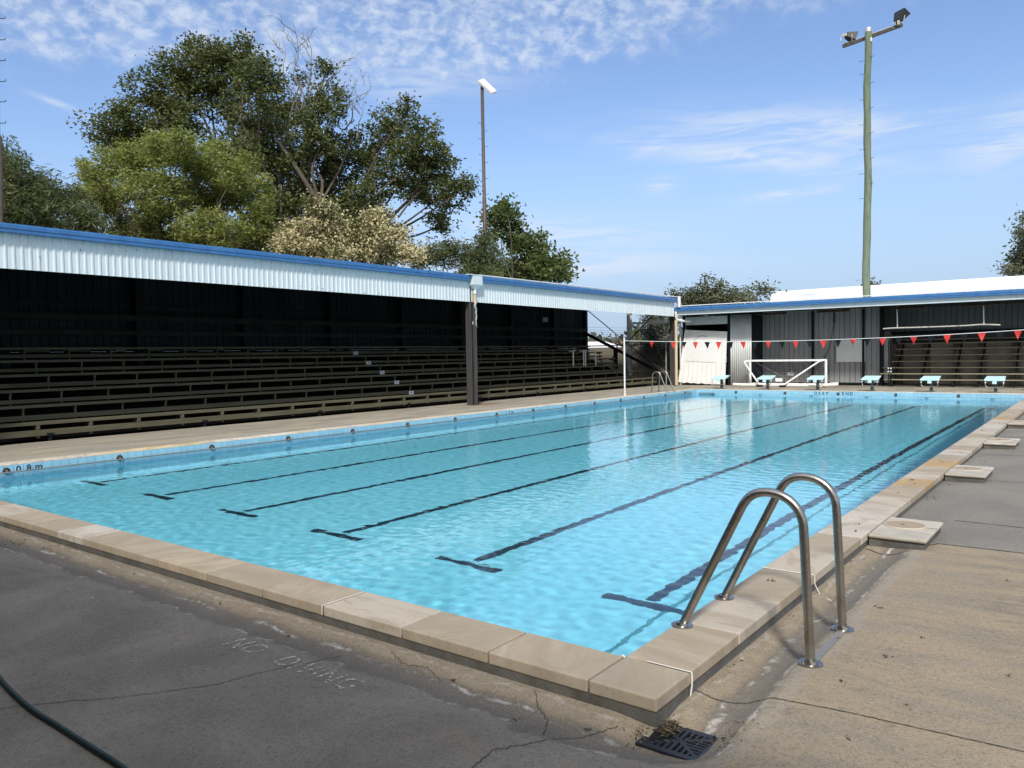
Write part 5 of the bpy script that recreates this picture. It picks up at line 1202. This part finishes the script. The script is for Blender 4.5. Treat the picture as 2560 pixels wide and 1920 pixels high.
def tree(name, label, cat, base, lobes, m, leaf=(.16, .07), n_leaf=26, cl_r=.42, density=1.0, bark=None, group=None, droop=0.0, shell=.55, trunk_r=.35, forks=3, seed=1, split=.35, flower=None, rise=.42):
    """lobes: (centre Vector, rx, rz); leaves in small clumps through each lobe, limbs from the trunk to every lobe"""
    r = np.random.default_rng(seed); rr = random.Random(seed)
    t_ = thing(name, label, cat, base, group); bark = bark or M_BARK; B = Vector(base)
    cen = sum((l[0] for l in lobes), Vector())/len(lobes); zlow = min(l[0].z-l[2] for l in lobes)
    sk = MB(); hub = Vector((B.x*.75+cen.x*.25, B.y*.75+cen.y*.25, B.z+(zlow-B.z)*rise+.8)); sk.tube(smooth_path([B, B.lerp(hub, .5)+Vector((rr.gauss(0, .15), rr.gauss(0, .15), 0)), hub], 4), [trunk_r*(1.15-.35*i/8) for i in range(9)], 10)
    fk = []
    for i in range(forks):
        L = [l for k, l in enumerate(sorted(lobes, key=lambda l: l[0].x*.6+l[0].y*.8)) if k*forks//len(lobes) == i]
        c = sum((l[0] for l in L), Vector())/len(L); f_ = hub.lerp(c, .55)+Vector((0, 0, -.05*(c-hub).length)); fk.append((f_, L))
        mid_ = hub.lerp(f_, .5)+Vector((rr.gauss(0, .35), rr.gauss(0, .35), .2)); sk.tube(smooth_path([hub, mid_, f_], 5), [trunk_r*(.62-.36*k/10) for k in range(11)], 8)
    clumps = []
    for f_, L in fk:
        for c, rx, rz in L:
            e = c+Vector((0, 0, -rz*.15)); dl = (e-f_).length
            mid_ = f_.lerp(e, .5)+Vector((rr.gauss(0, .09*dl), rr.gauss(0, .09*dl), rr.gauss(0, .07*dl)))
            sk.tube(smooth_path([f_, mid_, e], 5), [trunk_r*(.24-.17*k/10) for k in range(11)], 6)
            nc = max(4, int(density*10*(rx*rx+rx*rz)/ (cl_r*cl_r*4.2)))
            for _ in range(nc):
                d = r.normal(size=3); d /= np.linalg.norm(d); q = (shell+(1-shell)*r.random()**.6) if r.random() < .78 else r.random()*shell
                p = np.array([c.x, c.y, c.z])+d*q*np.array([rx, rx, rz]); clumps.append(p)
                if r.random() < split:
                    e2 = Vector(p); m2 = e.lerp(e2, .55)+Vector((rr.gauss(0, .12*rx), rr.gauss(0, .12*rx), rr.gauss(0, .1*rx))); sk.tube(smooth_path([e, m2, e2], 3), [trunk_r*.07*(1-.12*k)+.006 for k in range(7)], 4, caps=False)
    sk.build('trunk', bark, t_)
    C = np.array(clumps); K = len(C); sz = r.uniform(.6, 1.25, K)*cl_r
    idx = np.repeat(np.arange(K), n_leaf); n = len(idx)
    off = r.normal(size=(n, 3))*.55; off[:, 2] *= .75; P = C[idx]+off*sz[idx][:, None]
    if droop: P[:, 2] -= droop*np.abs(r.normal(size=n))*sz[idx]
    a = r.normal(size=(n, 3)); a[:, 2] = a[:, 2]*.6-droop*1.8; a /= np.linalg.norm(a, axis=1)[:, None]
    b = np.cross(a, r.normal(size=(n, 3))); b /= np.linalg.norm(b, axis=1)[:, None]
    l = leaf[0]*r.uniform(.6, 1.35, n)[:, None]*.5; w_ = leaf[1]*r.uniform(.6, 1.35, n)[:, None]*.5; nn = np.cross(a, b)
    V = np.stack([P-a*l, P+b*w_+nn*w_*.35, P+a*l, P-b*w_+nn*w_*.35], 1).reshape(-1, 3); F = np.arange(4*n).reshape(-1, 4)
    cv = np.clip(r.normal(.5, .27, K), .02, .98)[idx]*.68+r.random(n)*.32
    top = 0
    if flower is not None:
        # blossom on the outer, upper clumps
        cen_ = np.array([cen.x, cen.y, cen.z]); isf = (r.random(K) < flower)[idx] & (r.random(n) < .75); cv = np.where(isf, .90+.09*r.random(n), np.minimum(cv, .80))
    np_mesh('crown', V, F, m, t_, attr={'rnd': ('FACE', cv)})
    return t_
def lob(L, dist, spread, seed, sc=1.0):
    r = random.Random(seed); out = []
    for u, v, ru, rv_ in L:
        d = dist+r.uniform(-spread, spread); p = at(u, v, d); k = math.hypot(d, p.z-CAMP.z)/1953.85*2560/2212; out.append((p, ru*k*sc, rv_*k*sc))
    return out
def foot_at(u, dist): p = at(u, 760, dist); return (p.x, p.y, -.32)
M_LF1 = leaf_mat('dark_leaf', [(0, (.045, .062, .018)), (.5, (.090, .108, .034)), (1, (.17, .18, .065))], .22)
M_LF2 = leaf_mat('olive_leaf', [(0, (.12, .145, .035)), (.5, (.215, .245, .068)), (1, (.38, .37, .15))], .3)
M_LF3 = leaf_mat('blossom_leaf', [(0, (.06, .07, .024)), (.5, (.11, .115, .042)), (.86, (.12, .115, .05)), (.90, (.52, .45, .27)), (1, (.70, .62, .44))], .25)
M_LF4 = leaf_mat('casuarina_leaf', [(0, (.050, .066, .026)), (.5, (.090, .112, .042)), (1, (.15, .165, .07))], .25)
M_LF5 = leaf_mat('far_gum_leaf', [(0, (.075, .085, .05)), (.5, (.125, .135, .08)), (1, (.19, .195, .12))], .25)
M_LF6 = leaf_mat('bright_leaf', [(0, (.05, .075, .018)), (.5, (.095, .125, .035)), (1, (.17, .20, .07))], .3)
M_LF7 = leaf_mat('grey_gum_leaf', [(0, (.05, .06, .045)), (.5, (.11, .12, .10)), (1, (.26, .27, .25))], .15, .35)
big = [(250,280,62,45),(330,215,58,52),(395,165,58,48),(450,122,52,33),(512,125,52,36),(470,190,68,58),(560,185,55,58),(545,270,68,58),(612,240,42,58),(380,265,58,48),(300,315,66,40),(680,290,55,52),(722,350,62,58),(640,360,46,58),(800,330,56,52),(848,275,46,42),(900,300,52,52),(930,350,56,50),(860,395,66,48),(955,415,50,42),(1000,405,32,26),(780,430,56,46),(955,480,32,28),(705,150,22,16),(530,92,10,9),(700,225,40,40),(880,235,20,22),(575,360,50,55),(500,340,70,45),(600,470,56,50),(560,540,50,40),(660,510,60,45),(740,470,50,40),(620,430,50,40),(700,420,56,46),(590,330,50,50),(820,510,50,34),(650,170,14,12),(735,200,12,14)]
T1 = tree('fig_tree', 'biggest dark green spreading tree with bare dead branches at its top, behind the stand', 'tree', foot_at(600, 42), lob(big, 42, 3.2, 5), M_LF1, (.20, .10), 46, .46, 1.3, seed=11, trunk_r=.42, forks=4, shell=.5, rise=.55)
# bare branches standing out of the crown
mb = MB(); rd = random.Random(4)
def dead(u0, v0, u1, v1, r0, depth=0, d0=40.0):
    a, b = at(u0, v0, d0), at(u1, v1, d0+rd.uniform(-.8, .8)); n = 5; P = []
    for i in range(n+1):
        p = a.lerp(b, i/n); w_ = .045*(b-a).length
        if 0 < i: p += Vector((rd.gauss(0, w_), rd.gauss(0, w_), rd.gauss(0, w_*.6)))
        P.append(p)
    mb.tube(smooth_path(P, 3), [r0*.75*(1-.78*i/(3*n)) for i in range(3*n+1)], 5)
    if depth < 2:
        for k in range(4 if depth == 0 else 3):
            f = rd.uniform(.3, .95); uu_, vv_ = u0+(u1-u0)*f, v0+(v1-v0)*f; L_ = math.hypot(u1-u0, v1-v0)*rd.uniform(.22, .45); an = math.atan2(v1-v0, u1-u0)+rd.choice([-1, 1])*rd.uniform(.4, .9)
            dead(uu_, vv_, uu_+L_*math.cos(an), vv_+L_*math.sin(an), r0*.5, depth+1, d0)
for q in ((640, 250, 605, 85, .055), (650, 240, 637, 45, .065), (670, 230, 668, 70, .065), (680, 240, 735, 130, .06), (700, 250, 690, 140, .05), (730, 270, 765, 170, .055), (745, 280, 795, 165, .055), (720, 260, 720, 160, .05), (770, 300, 785, 215, .045), (545, 370, 515, 250, .06), (620, 340, 567, 210, .05), (640, 345, 600, 260, .045), (660, 300, 640, 170, .06), (870, 260, 868, 210, .03)): dead(*q)
mb.build('dead_branches', M_BARKD, T1)
mb = MB()
for q in ((600, 560, 608, 400, .20), (690, 440, 590, 290, .22), (690, 440, 640, 330, .16), (690, 440, 700, 300, .14), (600, 420, 520, 260, .12), (690, 445, 760, 300, .12), (570, 560, 640, 450, .14), (760, 500, 860, 380, .12), (860, 470, 960, 380, .09), (840, 500, 800, 380, .1)):
    a, b = at(q[0], q[1], 39.6), at(q[2], q[3], 39.8); m_ = a.lerp(b, .5)+Vector((rd.gauss(0, .25), rd.gauss(0, .25), rd.gauss(0, .15))); mb.tube(smooth_path([a, m_, b], 6), [q[4]*.62*(1-.6*i/12) for i in range(13)], 7)
mb.build('limb', M_BARK, T1)
lg = [(240,372,50,42),(296,345,40,32),(268,330,18,16),(368,325,48,34),(392,300,24,18),(340,308,16,12),(432,352,50,36),(470,325,24,18),(330,420,70,52),(440,430,70,52),(505,378,36,28),(535,350,22,18),(530,410,44,38),(556,465,36,50),(578,500,22,40),(240,440,46,46),(196,372,20,22),(205,420,26,34),(320,490,66,40),(455,500,76,40),(545,515,46,34),(280,530,60,30),(400,530,70,25),(560,395,16,18)]
tree('bottlebrush_tree', 'light olive green tree with a rounded feathery crown behind the left stand', 'tree', foot_at(400, 33), lob(lg, 33, 2.2, 6), M_LF2, (.17, .055), 74, .36, 1.45, seed=12, trunk_r=.22, forks=4, shell=.55, droop=.06)
cr = [(690,458,36,28),(655,488,34,26),(725,492,36,26),(640,525,44,30),(745,520,44,32),(812,474,32,24),(845,500,28,24),(785,505,34,28),(700,550,66,25),(810,545,56,28),(880,548,40,22),(620,548,30,22),(690,515,40,30)]
tree('blossom_tree', 'cream flowering tree with pale blossom heads, in front of the big dark tree', 'tree', foot_at(740, 31), lob(cr, 31, 1.6, 7), M_LF3, (.12, .07), 80, .34, 1.7, seed=13, trunk_r=.16, forks=3, shell=.6, flower=.74)
lf = [(25,395,50,52),(90,412,40,34),(25,455,60,46),(140,432,40,40),(175,470,34,34),(110,485,46,30),(8,335,20,30),(60,500,60,30),(160,505,40,26),(200,500,30,26)]
tree('sheoak_tree', 'dark feathery drooping tree at the left edge behind the stand', 'tree', foot_at(70, 29), lob(lf, 29, 1.6, 8), M_LF4, (.24, .040), 70, .38, 1.7, seed=14, trunk_r=.18, forks=3, droop=.3)
rt = [(1080,480,38,44),(1130,520,44,36),(1185,572,40,36),(1060,556,52,36),(1000,572,46,24),(1140,590,56,24),(950,565,34,24),(1092,450,14,20),(1215,600,18,16),(1100,590,60,20)]
tree('umbrella_tree', 'mid green leafy tree behind the stand, just right of the slim steel pole', 'tree', foot_at(1110, 36), lob(rt[:3]+rt[5:6]+rt[7:], 37, 1.2, 9), M_LF6, (.22, .12), 46, .42, 1.6, seed=15, trunk_r=.18, forks=2)
tree('shrub_tree', 'low dull green bush behind the stand, left of the slim steel pole', 'tree', foot_at(1000, 34), lob([(1010,555,46,30),(950,548,34,28),(985,530,26,18),(1045,530,28,30),(905,548,24,20),(1065,565,34,26),(905,565,26,20),(1040,585,50,18)], 33, 1.0, 10), M_LF4, (.16, .05), 60, .36, 1.6, seed=16, trunk_r=.12, forks=2, droop=.15)
fr = [(1530,632,40,30),(1490,645,28,24),(1592,648,30,26),(1640,632,18,15),(1455,640,11,15),(1560,655,40,20),(1620,650,20,20)]
tree('gum_tree', 'grey green bushy tree rising beyond the left end of the shed roof', 'tree', foot_at(1545, 50), lob(fr, 50, 2, 11), M_LF5, (.26, .10), 50, .55, 1.7, seed=17, trunk_r=.25, forks=3)
tree('gum_tree', 'dark tree cut off by the right edge of the picture above the white roof', 'tree', foot_at(2220, 56), lob([(2212,520,14,50),(2196,572,20,20),(2232,560,36,50),(2240,500,30,50),(2186,590,14,10)], 56, 1.5, 12), M_LF5, (.26, .10), 44, .5, 1.3, seed=18, trunk_r=.25, forks=2)
tree('gum_tree', 'tiny tree top showing over the white hall roof beside the timber pole', 'tree', foot_at(1885, 70), lob([(1885,618,16,10),(1872,622,10,8)], 70, .5, 13), M_LF5, (.3, .12), 30, .5, 1, seed=19, trunk_r=.2, forks=1)
tree('gum_tree', 'silvery leaved tree behind the corner downpipe and the leaning white door', 'tree', foot_at(1440, 38), lob([(1412,690,28,28),(1425,725,32,34),(1440,700,30,40),(1400,745,22,22),(1450,750,30,40),(1440,790,34,36)], 37.5, .6, 14), M_LF7, (.22, .06), 40, .34, 1.3, seed=20, trunk_r=.12, forks=2, droop=.4)
# palm
def palm(u, v, dist, rad, label, seed, n=26):
    c = at(u, v, dist); r = random.Random(seed); t_ = thing('palm_tree', label, 'palm', (c.x, c.y, -.32))
    MB().tube([(c.x, c.y, -.32), (c.x, c.y, c.z-.1*rad)], [.13*rad, .10*rad], 8).build('trunk', M_BARK, t_)
    mb = MB()
    for i in range(n):
        a = r.uniform(0, 6.28); el = r.uniform(-.7, 1.3); d = Vector((math.cos(a), math.sin(a), 0)); s_ = Vector((-d.y, d.x, 0)); P = []
        for k in range(7): q = k/6; P.append(c+d*rad*q*math.cos(el*(1-.3*q))+Vector((0, 0, rad*(q*math.sin(el)-.55*q*q))))
        for k in range(6):
            p, q = P[k], P[k+1]; wd = rad*.20*math.sin(math.pi*(k+.8)/7)
            for j in range(3):
                b = p.lerp(q, j/3)
                for sg in (1, -1): mb.quad(b, b.lerp(q, .4), b+(q-p)*.9+s_*sg*wd+Vector((0, 0, -wd*.7)))
    mb.build('crown', M_LF2, t_)
palm(1376, 712, 120, 2.0, 'palm with a shaggy crown behind the galvanised column', 3, 40)
palm(1264, 737, 220, 1.5, 'small distant palm just right of the dark stand wall', 5, 22)

# ================================================================== FAR HILLSIDE
def hill_h(x, y):
    d = np.hypot(x, y); a = np.degrees(np.arctan2(x, y)); return np.interp(d, [0, 180, 420, 700, 1600], [0, -1.5, 2.5, 13, 10])*(0.45+.55*np.clip((a+32)/7, 0, 1))*(.9+.1*np.sin(a*2.3))
A_ = np.radians(np.linspace(-75, 20, 120)); D_ = np.array([160, 220, 300, 420, 520, 700, 900, 1600]); V = []
for d in D_:
    for a in A_: x, y = d*math.sin(a), d*math.cos(a); V.append((x, y, float(hill_h(x, y))-.3+(-.2 if d == 160 else 0)))
na = len(A_); F = [(i*na+j, i*na+j+1, (i+1)*na+j+1, (i+1)*na+j) for i in range(len(D_)-1) for j in range(na-1)]
struct(np_mesh('hillside', V, F, M_GROUND, smooth=True))
M_FAR = leaf_mat('far_wood_leaf', [(0, (.045, .058, .040)), (.5, (.075, .088, .060)), (1, (.12, .13, .095))], .2)
r = np.random.default_rng(5); N = 2600; aa = np.radians(r.uniform(-34, -18, N)); dd = r.uniform(200, 900, N)**1.0; Vs = []; Fs = []; Cv = []
X_0, Y_0 = dd*np.sin(aa), dd*np.cos(aa); H0 = hill_h(X_0, Y_0)
for k in range(N):
    s_ = r.uniform(1.5, 4.2); m_ = 26; off = r.normal(size=(m_, 3))*np.array([s_*.5, s_*.5, s_*.45])+np.array([X_0[k], Y_0[k], H0[k]+s_*.8]); sz = s_*.30
    a = r.normal(size=(m_, 3)); a /= np.linalg.norm(a, axis=1)[:, None]; b = np.cross(a, r.normal(size=(m_, 3))); b /= np.linalg.norm(b, axis=1)[:, None]
    Vs.append(np.stack([off-a*sz, off+b*sz*.6, off+a*sz, off-b*sz*.6], 1).reshape(-1, 3)); Cv.append(np.clip(r.normal(.5, .2)+r.normal(0, .12, m_), 0, 1))
Vs = np.concatenate(Vs); tag(np_mesh('far_trees', Vs, np.arange(len(Vs)).reshape(-1, 4), M_FAR, attr={'rnd': ('FACE', np.concatenate(Cv))}), 'distant mixed trees over the suburban hillside', 'trees', kind='stuff')
M_HW = [mat('house_white', (.68, .66, .62), .7), mat('house_cream', (.52, .42, .30), .7), mat('house_tan', (.48, .36, .25), .7)]; M_HR = [mat('house_roof_white', (.72, .72, .72), .5), mat('house_roof_red', (.28, .12, .08), .7), mat('house_roof_grey', (.30, .31, .33), .6)]
hs = [(1275, 748, 190, 14, 'wide low white roofed house at the left of the distant hillside', 0, 0), (1300, 752, 200, 10, 'white roofed house half hidden below the dark sloping brace', 0, 0), (1290, 741, 300, 14, 'cream house with a red roof above the low white roofs', 1, 1), (1335, 746, 230, 9, 'tan house on the hillside just left of the flag pole', 2, 1), (1350, 748, 260, 12, 'cream house with a pale roof on the hillside beside the flag pole', 1, 0), (1395, 742, 330, 12, 'white house with grey roof low on the hillside right of the palm', 0, 2), (1410, 731, 560, 16, 'small pale house high on the right of the distant hillside', 0, 0), (1330, 738, 420, 15, 'distant pale house up the hillside left of the flag pole', 0, 2), (1262, 745, 260, 10, 'red roofed house at the left end of the distant hillside', 1, 1)]
for u, v, d, wd, lb, a_, b_ in hs:
    p = at(u, v, d); z0 = p.z-3.2; t_ = thing('house', lb, 'house', (p.x, p.y, z0), 'houses on the far hillside'); rz = -math.atan2(p.x-CAMP.x, p.y-CAMP.y)+random.uniform(-.3, .3)
    R_ = Matrix.Translation((p.x, p.y, z0)) @ Matrix.Rotation(rz, 4, 'Z'); mb = MB(); mb.box((-wd/2, -4, -1), (wd/2, 4, 2.7), M=R_); mb.build('wall', M_HW[a_], t_)
    mb = MB(); e = wd/2+.5; q = [R_ @ Vector(k) for k in ((-e, -4.6, 2.6), (e, -4.6, 2.6), (e, 4.6, 2.6), (-e, 4.6, 2.6), (-e+3.5, 0, 4.3), (e-3.5, 0, 4.3))]; mb._add(q, [(0, 1, 5, 4), (1, 2, 5), (2, 3, 4, 5), (3, 0, 4), (0, 3, 2, 1)]); mb.build('roof', M_HR[b_], t_)
    for k in range(3): x = -wd*.33+wd*.33*k; mb = MB(); mb.box((x-.7, -4.06, .9), (x+.7, -4.002, 2.1), M=R_); mb.build('window', mat('dark_window', (.05, .06, .07), .2), t_)
# overhead wires
for k, v in enumerate((703, 708.5, 713, 718, 723.5, 730)):
    a, b = at(1180, v+1, 75), at(1560, v-2.5, 75); mb = MB(); m_ = a.lerp(b, .5)-Vector((0, 0, .25)); mb.tube(smooth_path([a, a.lerp(b, .25)-Vector((0, 0, .18)), m_, a.lerp(b, .75)-Vector((0, 0, .18)), b], 4), .011, 4)
    tag(mb.build('power_line', mat('cable_grey', (.12, .12, .13), .6), loc=tuple(m_)), ['topmost', 'second from top', 'third from top', 'fourth from top', 'second lowest', 'lowest'][k]+' of the thin overhead wires crossing the gap behind the fence', 'wire', 'overhead wires')
